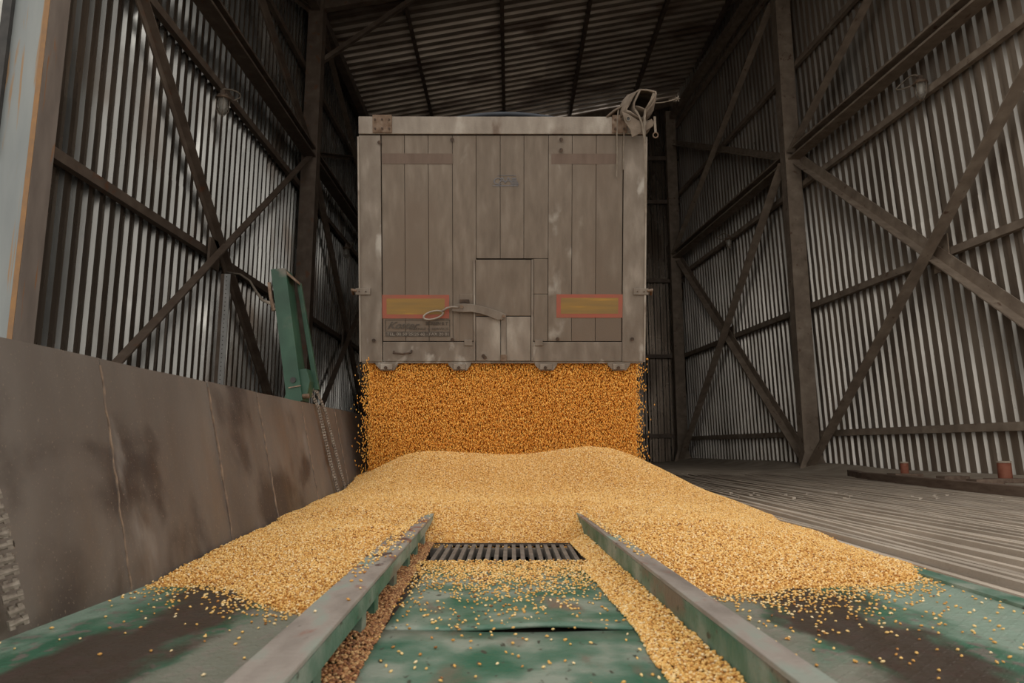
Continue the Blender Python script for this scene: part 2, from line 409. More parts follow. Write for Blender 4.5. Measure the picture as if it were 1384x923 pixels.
def sheet_mesh(name, length, shear=0.0, depth=.045, mat='sheet', lit_flank='sheet_lit_flank'):
    """five trapezoidal ribs wide (along X), 'length' tall (along Z), valleys at y=0, crowns at y=-depth"""
    prof = []
    for i in range(NP):
        x = i * PITCH
        prof += [(x, 0), (x + .095, 0), (x + .118, -depth), (x + .187, -depth)]
    prof += [(SW, 0), (SW + .03, 0)]
    t = .0035; mb = MB(); n = len(prof); vs = []
    for z in (0, length):
        vs += [(x + shear * (length - z) * 1.0, y, z) for x, y in prof]
    for z in (0, length):
        vs += [(x + shear * (length - z), y + t, z) for x, y in prof]
    fs = []
    for i in range(n - 1):
        fs += [(i, i + 1, n + i + 1, n + i), (2 * n + i, 3 * n + i, 3 * n + i + 1, 2 * n + i + 1)]
        fs += [(i, 2 * n + i, 2 * n + i + 1, i + 1), (n + i, n + i + 1, 3 * n + i + 1, 3 * n + i)]
    fs += [(0, n, 3 * n, 2 * n), (n - 1, 3 * n - 1, 4 * n - 1, 2 * n - 1)]
    mb.add(vs, fs)
    me = mb.mesh(name, M[mat])
    if lit_flank:
        me.materials.append(M[lit_flank])
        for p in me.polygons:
            if abs(p.normal.x) > .6 and p.area > .05: p.material_index = 1  # flanks take the colour with the sky light painted in
    return me

def angle_prof(a, t): return [(-a / 2, -a / 2), (a / 2, -a / 2), (a / 2, -a / 2 + t), (-a / 2 + t, -a / 2 + t), (-a / 2 + t, a / 2), (-a / 2, a / 2)]

# ---- left wall
wl = structure('wall_left', 'corrugated metal wall on the left with brown steel braces')
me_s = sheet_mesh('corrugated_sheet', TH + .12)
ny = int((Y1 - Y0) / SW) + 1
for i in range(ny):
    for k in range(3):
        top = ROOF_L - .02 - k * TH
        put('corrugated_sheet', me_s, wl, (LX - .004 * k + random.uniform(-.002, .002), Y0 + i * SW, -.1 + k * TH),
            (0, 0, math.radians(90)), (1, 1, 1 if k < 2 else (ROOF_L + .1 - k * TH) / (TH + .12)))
# rotation by +90 deg maps local -Y (crowns) to +X (into the hall)
for z, s in ((.77, .12), (3.45, .12), (6.2, .12), (9.0, .12), (10.55, .14)):
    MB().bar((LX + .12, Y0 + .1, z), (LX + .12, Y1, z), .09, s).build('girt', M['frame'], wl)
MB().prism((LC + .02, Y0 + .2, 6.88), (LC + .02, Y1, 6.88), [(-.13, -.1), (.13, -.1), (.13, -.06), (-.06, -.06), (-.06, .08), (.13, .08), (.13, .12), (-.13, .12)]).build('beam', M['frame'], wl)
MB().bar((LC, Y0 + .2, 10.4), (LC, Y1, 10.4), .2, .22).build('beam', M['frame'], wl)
def column(parent, x, y, h, w=.31, d=.3, mat='frame'):
    m = MB().box((x - w / 2, y - d / 2, -.1), (x + w / 2, y + d / 2, h))
    m.box((x - w / 2 - .012, y - d / 2 - .012, -.1), (x + w / 2 + .012, y - d / 2, h)).box((x - w / 2 - .02, y - d / 2 - .05, -.1), (x + w / 2 + .02, y + d / 2 + .05, .03))
    return m.build('column', M[mat], parent)
column(wl, LC, 14.35, 10.6); column(wl, LC, 22.55, 10.6)
def brace(parent, a, b, s=.16, up=(1, 0, 0)):
    return MB().prism(a, b, angle_prof(s, .02), up).build('brace', M['frame'], parent)
bx = LC + .0
LN = [(6.1, 14.2), (14.45, 22.5)]
for (ya, yb) in LN:
    brace(wl, (bx + .02, ya, .15), (bx + .02, yb, 6.75), .13); brace(wl, (bx - .08, ya + .3, 6.95), (bx - .08, yb, .15), .12)
    brace(wl, (bx + .02, ya, 10.3), (bx + .02, yb, 7.0), .11); brace(wl, (bx - .12, ya, 7.0), (bx - .12, yb, 10.3), .11)
MB().box((bx - .16, 10.0, 3.2), (bx - .12, 10.35, 3.65)).build('gusset_plate', M['frame'], wl)
MB().box((bx - .16, 18.3, 3.2), (bx - .12, 18.65, 3.65)).build('gusset_plate', M['frame'], wl)

# jamb column at the entrance, blue-grey face to the yard
jx0, jx1, jy0, jy1 = -4.66, -4.33, 5.88, 6.14
j = MB().box((jx0, jy0, -.2), (jx1, jy1, 10.6)).build('column', M['jamb_brown'], wl)
j['label'] = 'dusty entrance column with a brown inner side'
f_ = MB().box((jx0, jy0 - .006, -.2), (jx1 - .005, jy0, 10.6)).build('column_face', M['jamb_blue'], wl)
f_['label'] = 'grey-blue painted face of the entrance column'
MB().box((jx1 - .05, jy0 - .011, -.2), (jx1 - .002, jy0 - .006, 10.6)).build('rusty_edge', M['rust_edge'], wl)
MB().box((jx0 - .085, jy0 - .05, 3.1), (jx0 - .0, jy0 + .02, 10.6)).build('door_guide', M['dark'], wl)
MB().box((jx0 - .30, jy0 - .03, -.2), (jx0 - .086, jy0 + .06, 10.6)).build('jamb_strip', M['white_strip'], wl)

# ---- right wall (out of parallel; sheets hang slightly out of plumb)
wr = structure('wall_right', 'dusty corrugated metal wall on the right with brown steel braces')
SH = 0.067
me_r = sheet_mesh('corrugated_sheet', TH + .12, SH, .042, 'sheet_dusty', 'sheet_lit_flank_dusty')
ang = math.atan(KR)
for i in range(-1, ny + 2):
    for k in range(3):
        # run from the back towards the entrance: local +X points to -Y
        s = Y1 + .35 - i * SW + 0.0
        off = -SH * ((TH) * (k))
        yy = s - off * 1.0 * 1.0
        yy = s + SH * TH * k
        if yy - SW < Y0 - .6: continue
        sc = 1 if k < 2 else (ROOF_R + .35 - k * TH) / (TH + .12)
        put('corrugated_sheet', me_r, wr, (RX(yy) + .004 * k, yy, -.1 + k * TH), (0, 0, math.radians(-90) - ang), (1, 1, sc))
def rbar(z, s, off, name='girt', w=.09, y0=None):
    a, b = (Y0 + .1 if y0 is None else y0), Y1
    MB().bar((RX(a) + off, a, z), (RX(b) + off, b, z), w, s).build(name, M['frame_dusty'], wr)
for z in (.78, 3.5, 6.25, 9.1, 11.6): rbar(z, .12, -.13)
a, b = Y0 + .1, Y1
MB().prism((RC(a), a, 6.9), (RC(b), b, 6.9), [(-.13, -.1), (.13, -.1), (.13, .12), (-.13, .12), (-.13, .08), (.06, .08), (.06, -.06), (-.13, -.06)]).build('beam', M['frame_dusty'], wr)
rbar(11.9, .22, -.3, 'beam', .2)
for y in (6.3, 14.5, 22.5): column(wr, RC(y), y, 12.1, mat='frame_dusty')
for y in (14.5, 22.5):
    MB().slab([(RC(y) - .32, -.02), (RC(y) + .32, -.02), (RC(y) + .16, .42), (RC(y) - .16, .42)], y - .19, y - .17).build('gusset_plate', M['frame_dusty'], wr)
def rbrace(parent, a, b, s, up): return MB().prism(a, b, angle_prof(s, .02), up).build('brace', M['frame_dusty'], parent)
RN = [(6.5, 14.3), (14.7, 22.3)]
for (ya, yb) in RN:
    ra, rb = RC(ya), RC(yb)
    rbrace(wr, (ra - .10, ya, 6.9), (rb - .10, yb, .2), .19, (-1, 0, 0)); rbrace(wr, (ra + .06, ya, .2), (rb + .06, yb, 6.8), .19, (-1, 0, 0))
    rbrace(wr, (ra - .10, ya, 10.9), (rb - .10, yb, 7.0), .16, (-1, 0, 0)); rbrace(wr, (ra + .06, ya, 7.0), (rb + .06, yb, 10.9), .16, (-1, 0, 0))
    ym = (ya + yb) / 2
    MB().bar((RC(ym) + .16, ym - .2, 3.5), (RC(ym) + .16, ym + .2, 3.5), .02, .55).build('gusset_plate', M['frame_dusty'], wr)

# ---- back wall
wb = structure('wall_back', 'dim corrugated back wall behind the trailer')
nx = int((6.4 - LX) / SW) + 1
for i in range(nx):
    for k in range(3):
        x = LX - .1 + i * SW
        zt = roof_z(x) - .05
        sc = 1 if k < 2 else (zt - k * TH + .1) / (TH + .12)
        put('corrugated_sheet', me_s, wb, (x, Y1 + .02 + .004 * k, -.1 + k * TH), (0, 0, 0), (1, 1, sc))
for z in (.86, 3.5, 6.1, 8.9, 10.5):
    MB().bar((LX, Y1 - .12, z), (6.1, Y1 - .12, z), .09, .13).build('girt', M['frame'], wb)

# ---- roof
ce = structure('ceiling', 'dark corrugated lean-to roof on brown purlins')
slope = math.atan2(ROOF_R - ROOF_L, 6.6 - LX)
me_c = sheet_mesh('roof_sheet', 6.2, 0, .07, 'roof', None)
Rz = Matrix.Rotation(-slope, 4, 'Y')
for i in range(int((Y1 - Y0) / (SW * 1.4)) + 1):
    for k in range(2):
        o = put('roof_sheet', me_c, ce)
        # local X -> +Y, local Z -> along the slope, local -Y (crowns) -> down
        base = Matrix(((0, 0, 1, 0), (1, 0, 0, 0), (0, 1, 0, 0), (0, 0, 0, 1)))
        x = LX - .25 + k * 6.1 * math.cos(slope)
        o.matrix_world = Matrix.Translation((x, Y0 + i * SW * 1.4, roof_z(x) + .1 + .004 * k)) @ Rz @ base @ Matrix.Diagonal((1.4, 1, 1, 1))
for x in (-4.5, -2.55, -.22, 2.08, 4.25, 6.1):
    MB().prism((x, Y0, roof_z(x) - .02), (x, Y1, roof_z(x) - .02), [(-.05, -.09), (.05, -.09), (.05, -.07), (-.03, -.07), (-.03, .09), (-.05, .09)]).build('purlin', M['frame'], ce)
for y in (6.2, 14.35, 22.5):
    MB().bar((LC, y, roof_z(LC) - .3), (RC(y), y, roof_z(RC(y)) - .3), .16, .3).build('rafter', M['frame'], ce)
for y in (14.35, 22.5):
    MB().bar((LC, y + .2, 9.2), (LC + 2.2, y + .2, roof_z(LC + 2.2) - .35), .1, .1, (0, 1, 0)).build('knee_brace', M['frame'], ce)
MB().bar((LX + .1, Y0, 10.62), (LX + .1, Y1, 10.62), .16, .2).build('eaves_beam', M['frame'], ce)

# wall above the entrance
wf = structure('wall_front', 'header wall above the open entrance')
MB().box((LX - .1, Y0 - .12, 9.3), (7.5, Y0 - .06, 13.6)).build('header_panel', M['frame'], wf)

# ---- ground and base slabs
fl = structure('floor', 'concrete base slab of the unloading bay')
def slab(a, b, m='pit', nm='base_slab', par=None): return MB().box(a, b).build(nm, M[m], par or fl)
slab((-30, -30, -.62), (30, 34, -.5), 'ground', 'yard_slab')
slab((-6, -4, -.5), (-1.40, 22.8, -.02), 'ground')
slab((-1.45, -.6, -.5), (-.42, 9, -.012), 'pit'); slab((-.42, -.6, -.5), (1.66, 3.06, -.012), 'pit')
slab((.345, 3.06, -.5), (1.66, 3.70, -.012), 'pit'); slab((-.42, 3.70, -.5), (1.66, 9, -.012), 'pit')
slab((-1.45, 9, -.5), (1.66, 22.8, -.02), 'dust'); slab((1.66, -.6, -.5), (8.5, 22.8, -.16), 'pit')

# ------------------------------------------------------------------ dust-choked drive-over grate at right
dg = tag(empty('drive_over_grate', (4, 8, 0)), 'wide dust-covered steel bar grate on the floor along the right wall', 'grate')
def barpts(x, ya, yb, seed):
    r = random.Random(seed); n = max(3, int((yb - ya) / 1.1)); a = r.uniform(-.010, .010); ph = r.uniform(0, 6)
    return [(x + a * math.sin(ph + i * 1.1) - 4, ya + (yb - ya) * i / n - 8, -.016 + .009 * math.sin(ph * 1.7 + i * .9) * (1 if x < 3.5 else .5)) for i in range(n + 1)]
xb = 1.70; bi = 0
while xb < 6.75:
    cuts = [1.0, 7.2 + random.uniform(-.6, .6), 13.0 + random.uniform(-.5, .5)]
    if xb > 5.1: cuts = cuts[1:]
    if xb < 2.4: cuts = cuts
    for ya, yb in zip(cuts[:-1], cuts[1:]):
        pts = barpts(xb, ya + .012, yb - .012, bi * 7 + int(ya)); mb = MB()
        for p, q in zip(pts[:-1], pts[1:]): mb.bar(p, q, .036, .030)
        mb.build('grate_bar', M['grate'], dg)
    xb += .094; bi += 1
for y in (7.2, 10.0):
    pass
for i in range(34):   # the short slanting bars of the far grate section
    x = 2.55 + i * .10
    MB().bar((x - 4, 13.1 - 8, -.02), (x + .35 - 4, 14.4 - 8, -.02), .05, .05).build('grate_bar', M['grate'], dg)
for y in (2.5, 5.0, 7.6, 10.2, 12.9):
    MB().bar((1.68 - 4, y - 8, -.09), (6.7 - 4, y - 8, -.09), .06, .06).build('cross_bar', M['grate_dark'], dg)

def smooth(a, b, x):
    t = np.clip((x - a) / (b - a), 0, 1); return t * t * (3 - 2 * t)
def vnoise(x, y, f, seed):
    """cheap value noise"""
    x = np.asarray(x) * f; y = np.asarray(y) * f
    xi = np.floor(x).astype(int); yi = np.floor(y).astype(int); fx = x - xi; fy = y - yi
    fx = fx * fx * (3 - 2 * fx); fy = fy * fy * (3 - 2 * fy)
    def h(a, b): 
        n = (a * 374761393 + b * 668265263 + seed * 974711) & 0x7fffffff
        n = ((n ^ (n >> 13)) * 1274126177) & 0x7fffffff
        return ((n ^ (n >> 16)) & 0xffff) / 65535.0
    return (h(xi, yi) * (1 - fx) + h(xi + 1, yi) * fx) * (1 - fy) + (h(xi, yi + 1) * (1 - fx) + h(xi + 1, yi + 1) * fx) * fy

def grid_mesh(name, xs, ys, zf, mat, keep=None, smooth_=True):
    X, Y = np.meshgrid(xs, ys); Z = zf(X, Y); nx_, ny_ = len(xs), len(ys)
    K = np.ones_like(X, bool) if keep is None else keep(X, Y, Z)
    vs = np.stack([X, Y, Z], -1).reshape(-1, 3)
    fs = []
    Kf = K.reshape(-1)
    for j_ in range(ny_ - 1):
        for i_ in range(nx_ - 1):
            a_ = j_ * nx_ + i_
            if Kf[a_] and Kf[a_ + 1] and Kf[a_ + nx_] and Kf[a_ + nx_ + 1]: fs.append((a_, a_ + 1, a_ + nx_ + 1, a_ + nx_))
    used = np.zeros(len(vs), bool)
    used[np.array(fs).reshape(-1)] = True
    idx = np.cumsum(used) - 1
    me = bpy.data.meshes.new(name); me.from_pydata(vs[used].tolist(), [], [tuple(int(idx[k]) for k in f) for f in fs]); me.update()
    me.materials.append(mat)
    if smooth_: me.polygons.foreach_set('use_smooth', [True] * len(me.polygons))
    return me

def dust_z(X, Y):
    n = vnoise(X, Y, 1.1, 3) * .6 + vnoise(X, Y, 4.0, 5) * .3 + vnoise(X * 2, Y * .5, 9, 8) * .1
    lvl = -.125 + .105 * smooth(2.6, 6.0, X + .30 * (Y - 6)) + .05 * smooth(12.0, 14.0, Y) + .035 * smooth(5.3, 6.3, X)
    hump = .10 * smooth(RX(Y) - .75, RX(Y) - .1, X)
    return lvl + (n - .5) * .035 + hump
me_d = grid_mesh('dust_layer', np.linspace(1.66, 7.35, 120), np.linspace(1.0, 22.7, 300), dust_z, M['dust'],
                 keep=lambda X, Y, Z: X < RX(Y) - .02)
tag(put('dust_layer', me_d), 'grey-brown grain dust lying between and over the floor bars', 'dust', kind='stuff')

# kerb beam and pipe stubs along the right wall
kb = tag(empty('kerb_beam', (5.3, 8.5, 0)), 'rusty brown kerb beam lying along the foot of the right wall', 'beam')
MB().prism((5.02 - 5.3, 5.2 - 8.5, .045), (5.62 - 5.3, 11.0 - 8.5, .045), [(-.06, -.06), (.07, -.06), (.07, .06), (-.06, .06)]).build('bar', M['wood'], kb, bevel=.008)
MB().prism((5.62 - 5.3, 10.99 - 8.5, .045), (5.98 - 5.3, 12.2 - 8.5, .055), [(-.06, -.06), (.07, -.06), (.07, .05), (-.06, .05)]).build('end_piece', M['wood'], kb, bevel=.008)
def stub(x, y, r, h, label):
    t = tag(empty('pipe_stub', (x, y, .08)), label, 'pipe stub')
    MB().lathe([(r * .98, 0), (r, .01), (r, h - .01), (r * .93, h), (r * .6, h)], (0, 0, .04), 18).build('pipe', M['red_pipe'], t, True)
    MB().box((-.2, -.12, -.01), (.2, .12, .045)).build('base_block', M['wood'], t, bevel=.008)
    MB().lathe([(r * 1.06, 0), (r * 1.06, .02)], (0, 0, .04 + h), 18).build('cap', M['dust'], t)
stub(5.68, 10.0, .055, .15, 'smaller red pipe stub on a block by the kerb, farther from the camera')
stub(6.02, 8.45, .075, .19, 'larger red pipe stub on a block near the right edge of the view')
for x, y, lab in ((5.92, 9.3, 'flat wooden block between the two red pipe stubs'), (5.70, 8.35, 'small wooden block just left of the larger red pipe stub')):
    tag(MB().box((x - .17, y - .1, .02), (x + .17, y + .1, .12)).build('wooden_block', M['wood'], bevel=.01), lab, 'block')

# ------------------------------------------------------------------ leaning plate wall at left
pw = tag(empty('retaining_wall', (-1.33, 4, 0)), 'leaning barrier of dark worn steel plates left of the maize', 'steel barrier')
seams = [-1.2, .95, 2.5, 3.41, 4.08, 4.95, 5.9, 7.2, 8.6, 10.2]
lean = math.atan2(.19, .825)
def pwp(s, w, d=0):   # s along y, w up the plate, d proud of the face
    return (-w * math.sin(lean) + d * math.cos(lean), s - 4, w * math.cos(lean) + d * math.sin(lean))
HP = .825 / math.cos(lean)
for i, (s0, s1) in enumerate(zip(seams[:-1], seams[1:])):
    mb = MB(); n = 6; prd = random.uniform(-.003, .003); vs = []
    top = HP + random.uniform(-.004, .004)
    for (w, d) in ((-.06, prd), (top, prd), (top, prd - .012), (-.06, prd - .012)):
        for k in range(n + 1):
            vs.append(pwp(s0 + .003 + (s1 - s0 - .006) * k / n, w, d + (.003 * math.sin(k * 1.3 + i) if w > .1 else 0)))
    fs = []
    for q in range(4):
        for k in range(n):
            a_ = q * (n + 1) + k; b_ = ((q + 1) % 4) * (n + 1) + k; fs.append((a_, a_ + 1, b_ + 1, b_))
    fs += [(0, n + 1, 2 * n + 2, 3 * n + 3), (n, 3 * n + 3 + n, 2 * n + 2 + n, n + 1 + n)]
    mb.add(vs, fs).build('steel_plate', M['plate'], pw)
for i, s in enumerate(seams[1:-1]):
    r = random.Random(i)
    pts = [pwp(s + r.uniform(-.006, .006), -.02 + (HP - .01) * k / 24, .002) for k in range(25)]
    MB().tube(pts, [.0055 + r.uniform(-.002, .0015) for _ in pts], 5).build('weld_bead', M['weld'], pw)
for s in (.4, 3.0, 5.5, 8):
    MB().slab([(-.55, -.02), (-.02, -.02), (-.19, .80)], s - 4 - .01, s - 4 + .01).build('gusset', M['frame'], pw)

# ------------------------------------------------------------------ machine decks
def deck(xa, xb_, ya, yb, label, bounds):
    t = tag(empty('platform_deck', ((xa + xb_) / 2, (ya + yb) / 2, 0)), label, 'deck plate')
    for s0, s1 in zip(bounds[:-1], bounds[1:]):
        MB().box((xa - t.location.x, s0 + .002 - t.location.y, -.012), (xb_ - t.location.x, s1 - .002 - t.location.y, 0)).build('tread_plate', M['checker'], t)
    return t
deck(-1.34, -.40, -.5, 9, 'green tread plate deck beside the leaning steel barrier', [-.5, 1.25, 3.2, 5.2, 9])
dk = deck(.42, 1.655, -.5, 9, 'green tread plate deck between the right rail and the bar grate', [-.5, 1.4, 3.4, 5.4, 9])
MB().box((1.60 - dk.location.x, -5, .0), (1.675 - dk.location.x, 4.5, .012)).build('edge_strip', M['green_worn'], dk)
cp = tag(empty('channel_floor', (0, 1.7, 0)), 'worn green steel floor plates between the two rails with a bent seam', 'floor plate')
def cplate(y0, y1, lip):
    def zf(X, Y):
        return .003 * np.sin(X * 9 + Y * 3) * .5 + (.011 * np.exp(-((X - .1) / .17) ** 2) * smooth(.16, 0, np.abs(Y - (2.0))) if lip else -.006 * np.exp(-((X - .08) / .2) ** 2) * smooth(.12, 0, np.abs(Y - 2.0))) + .0
    me = grid_mesh('plate', np.linspace(-.352, .372, 30), np.linspace(y0, y1, 24), zf, M['green_worn'])
    me.transform(Matrix.Translation((0, -1.7, 0)))
    o = put('floor_plate', me, cp); md = o.modifiers.new('solid', 'SOLIDIFY'); md.thickness = .008; md.offset = -1
    return o
cplate(-.5, 1.985, False); cplate(2.0, 3.08, True)

# guide rails: cap, web, posts.  Lines found from the photo: both run very slightly to the left.
def rail(name, label, inner, outer, zc0, zc1, zb, posts):
    t = tag(empty('guide_rail', (inner(2), 2, 0)), label, 'rail')
    ox, oy = inner(2), 2
    ys = [-.5, .6, 1.2, 1.8, 2.4, 3.0, 3.5, 3.85, 4.14]
    w = [1, 1, 1, 1, 1, 1, .85, .55, .06]
    vs = []
    for y, ww in zip(ys, w):
        xi, xo = inner(y), outer(y); xo = xi + (xo - xi) * ww
        for x, z in ((xi, zc1), (xo, zc1), (xo, zc1 - .012), (xi, zc1 - .012)): vs.append((x - ox, y - oy, z))
    fs = [(0, 1, 2, 3), tuple(4 * (len(ys) - 1) + k for k in range(4))]
    for i in range(len(ys) - 1):
        for k in range(4): fs.append((4 * i + k, 4 * i + (k + 1) % 4, 4 * i + 4 + (k + 1) % 4, 4 * i + 4 + k))
    MB().add(vs, fs).build('rail_cap', M['cap'], t, bevel=.003)
    sg = 1 if outer(2) > inner(2) else -1
    vs = []
    for y, ww in zip(ys, w):
        zb_ = zb if ww > .9 else zb + (zc1 - zb) * (1 - ww) * .8
        for x, z in ((inner(y), zc1 - .012), (inner(y) + sg * .008, zc1 - .012), (inner(y) + sg * .008, zb_), (inner(y), zb_)): vs.append((x - ox, y - oy, z))
    MB().add(vs, fs).build('rail_web', M['green_worn'], t)
    for y in posts:
        x = inner(y) + sg * .02
        MB().box((x - .012 - ox, y - .03 - oy, 0), (x + .012 - ox, y + .03 - oy, zb + .01)).build('rail_post', M['green_worn'], t)
    # outer flange
    mb = MB()
    mb.bar((outer(-.5) - sg * .006 - ox, -2.5, (zc1 - .012 + zc0) / 2), (outer(3.4) - sg * .006 - ox, 1.4, (zc1 - .012 + zc0) / 2), .008, zc1 - .012 - zc0)
    mb.build('rail_flange', M['green_worn'], t)
    return t
rail('l', 'left green rail with a wide scuffed top on short posts', lambda y: -.352 - .0245 * (y - .4), lambda y: -.462 - .029 * (y - .9), .03, .12, .062, [.95, 1.45, 1.95, 2.15, 2.55, 2.95, 3.25, 3.6])
rail('r', 'right green rail with a narrow rust-spotted top', lambda y: .472 - .030 * (y - 1.2), lambda y: .535 - .030 * (y - 1.2), .0, .12, .0, [])

# pit grate between the rails
pg = tag(empty('pit_grate', (-.03, 3.4, 0)), 'small dark steel grating in the pit between the two rails', 'grate')
for i in range(17):
    x = -.325 + i * (.66 / 16)
    MB().box((x - .0095, -.33, -.05), (x + .0095, .30, -.004)).build('grate_bar', M['grate_dark'], pg)
MB().box((-.39, -.02, -.085), (.39, .015, -.05)).build('cross_bar', M['grate_dark'], pg)
MB().box((-.39, .24, -.06), (.39, .285, -.02)).build('cross_bar', M['grate_dark'], pg)
for a_, b_ in (((-.40, -.335, -.16), (-.385, .33, .002)), ((.37, -.335, -.16), (.385, .33, .002)), ((-.40, .30, -.16), (.385, .31, .002)), ((-.40, -.345, -.16), (.385, -.33, .0))):
    MB().box(a_, b_).build('pit_frame', M['pit'], pg)

# ------------------------------------------------------------------ maize
def kernel_mesh(name, mat, sx, sy, sz, wedge=.35):
    import bmesh
    bm = bmesh.new(); bmesh.ops.create_icosphere(bm, subdivisions=1, radius=1.0)
    for v in bm.verts:
        k = 1 - wedge * (v.co.y * .5 + .5)
        v.co = Vector((v.co.x * sx * k, v.co.y * sy, v.co.z * sz * (1 - .25 * abs(v.co.y))))
    me = bpy.data.meshes.new(name); bm.to_mesh(me); bm.free(); me.materials.append(mat)
    me.polygons.foreach_set('use_smooth', [True] * len(me.polygons))
    return me
# kernels used by the instancers are kept as small source objects inside the pile
def instancer(name, kernel_ob, mode, density=14000, tilt=6.283, smin=.8, smax=1.2, offs=None, attr=None, align=False):
    ng = bpy.data.node_groups.new(name, 'GeometryNodeTree')
    ng.interface.new_socket('Geometry', in_out='INPUT', socket_type='NodeSocketGeometry')
    ng.interface.new_socket('Geometry', in_out='OUTPUT', socket_type='NodeSocketGeometry')
    N = lambda t: ng.nodes.new(t); L = ng.links.new
    gi, go = N('NodeGroupInput'), N('NodeGroupOutput')
    if mode == 'faces':
        d = N('GeometryNodeDistributePointsOnFaces'); d.distribute_method = 'RANDOM'
        L(gi.outputs[0], d.inputs['Mesh'])
        if attr:
            na = N('GeometryNodeInputNamedAttribute'); na.data_type = 'FLOAT'; na.inputs['Name'].default_value = attr
            mu = N('ShaderNodeMath'); mu.operation = 'MULTIPLY'; mu.inputs[1].default_value = density
            L(na.outputs[0], mu.inputs[0]); L(mu.outputs[0], d.inputs['Density'])
        else: d.inputs['Density'].default_value = density
        pts = d.outputs['Points']
    else:
        m2p = N('GeometryNodeMeshToPoints'); L(gi.outputs[0], m2p.inputs['Mesh']); pts = m2p.outputs['Points']
    if offs:
        sp = N('GeometryNodeSetPosition'); rv = N('FunctionNodeRandomValue'); rv.data_type = 'FLOAT_VECTOR'
        rv.inputs[0].default_value = offs[0]; rv.inputs[1].default_value = offs[1]
        L(pts, sp.inputs['Geometry']); L(rv.outputs[0], sp.inputs['Offset']); pts = sp.outputs[0]
    ob = N('GeometryNodeObjectInfo'); ob.inputs['Object'].default_value = kernel_ob; ob.transform_space = 'ORIGINAL'
    ip = N('GeometryNodeInstanceOnPoints'); L(pts, ip.inputs['Points']); L(ob.outputs['Geometry'], ip.inputs['Instance'])
    rr = N('FunctionNodeRandomValue'); rr.data_type = 'FLOAT_VECTOR'
    rr.inputs[0].default_value = (-tilt, -tilt, 0 if not align else -math.pi); rr.inputs[1].default_value = (tilt, tilt, 6.283)
    rr.inputs['Seed'].default_value = 3
    L(rr.outputs[0], ip.inputs['Rotation'])
    rs = N('FunctionNodeRandomValue'); rs.data_type = 'FLOAT'
    for s in rs.inputs:
        if s.name == 'Min' and s.type == 'VALUE': s.default_value = smin
        if s.name == 'Max' and s.type == 'VALUE': s.default_value = smax
    L([o for o in rs.outputs if o.type == 'VALUE' and o.enabled][0], ip.inputs['Scale'])
    j_ = N('GeometryNodeJoinGeometry')
    L(ip.outputs[0], j_.inputs[0])
    if mode == 'faces': L(gi.outputs[0], j_.inputs[0])
    L(j_.outputs[0], go.inputs[0])
    return ng
def add_gn(o, ng):
    md = o.modifiers.new('kernels', 'NODES'); md.node_group = ng

# pile height from levels read off the photo, thin-plate interpolation
ctrl = [(2.0, 6.0, -.01), (1.94, 5.0, -.01), (1.84, 4.0, -.01), (1.76, 3.1, -.008), (1.68, 2.75, -.008), (1.55, 2.60, -.005), (1.2, 2.5, -.005), (.85, 2.42, -.005), (.55, 2.38, -.005),
        (-1.33, 2.55, 0), (-.95, 2.38, -.005), (-.55, 2.1, -.005), (2.7, 6, -.35), (2.4, 4, -.3), (2.2, 2.6, -.3), (-1, 1.7, -.08), (1, 1.8, -.08), (.5, 1.8, -.08), (-.55, 1.5, -.08),
        (0, 3.72, .005), (-.35, 3.75, .02), (.3, 3.75, .02), (0, 3.2, -.05), (-.44, 4.14, .135), (.385, 4.14, .135), (0, 4.1, .085), (0, 4.6, .145), (.1, 5.02, .165), (-.3, 5.05, .17), (.5, 5.05, .18),
        (-1.35, 3.15, .035), (-1.36, 4.23, .10), (-1.37, 5.3, .14), (-1.37, 5.7, .15), (-1.40, 6.05, .20), (-1.6, 6.8, .18),
        (-.52, 2.6, .09), (-.57, 3.3, .135), (-.9, 2.9, .055), (-.9, 3.5, .10), (-.9, 4.5, .165), (-.5, 4.6, .165),
        (.52, 2.8, .08), (.52, 3.5, .13), (1.1, 3.0, .065), (1.1, 4.0, .12), (1.1, 5.0, .17), (1.5, 3.2, .04), (1.5, 4.0, .065), (1.5, 5, .09), (.6, 4.6, .16),
        (-.94, 6.1, .43), (-.5, 6.15, .455), (0, 6.2, .445), (.3, 6.2, .46), (.71, 6.1, .50), (.97, 6.08, .455), (1.17, 6.05, .37), (1.53, 6.0, .19), (-1.12, 6.1, .34),
        (-.85, 5.5, .30), (0, 5.5, .28), (.3, 5.5, .29), (.8, 5.5, .35), (1.2, 5.5, .27), (0, 5.25, .20), (-.5, 5.25, .22), (.6, 5.25, .23), (-.3, 5.75, .37), (.2, 5.75, .37),
        (0, 7.0, .50), (-.9, 7, .38), (.9, 7, .42), (1.6, 7, .12), (0, 8.4, .35), (1.5, 8.4, 0), (-1.5, 8.4, .1), (2.6, 8, -.4)]
P = np.array(ctrl); cx, cy, cz = P.T
def tps(r2): return np.where(r2 > 1e-12, .5 * r2 * np.log(r2 + 1e-12), 0)
K_ = tps((cx[:, None] - cx) ** 2 + (cy[:, None] - cy) ** 2) + np.eye(len(P)) * .0015
A_ = np.c_[np.ones(len(P)), cx, cy]
S_ = np.block([[K_, A_], [A_.T, np.zeros((3, 3))]])
W_ = np.linalg.solve(S_, np.r_[cz, np.zeros(3)])
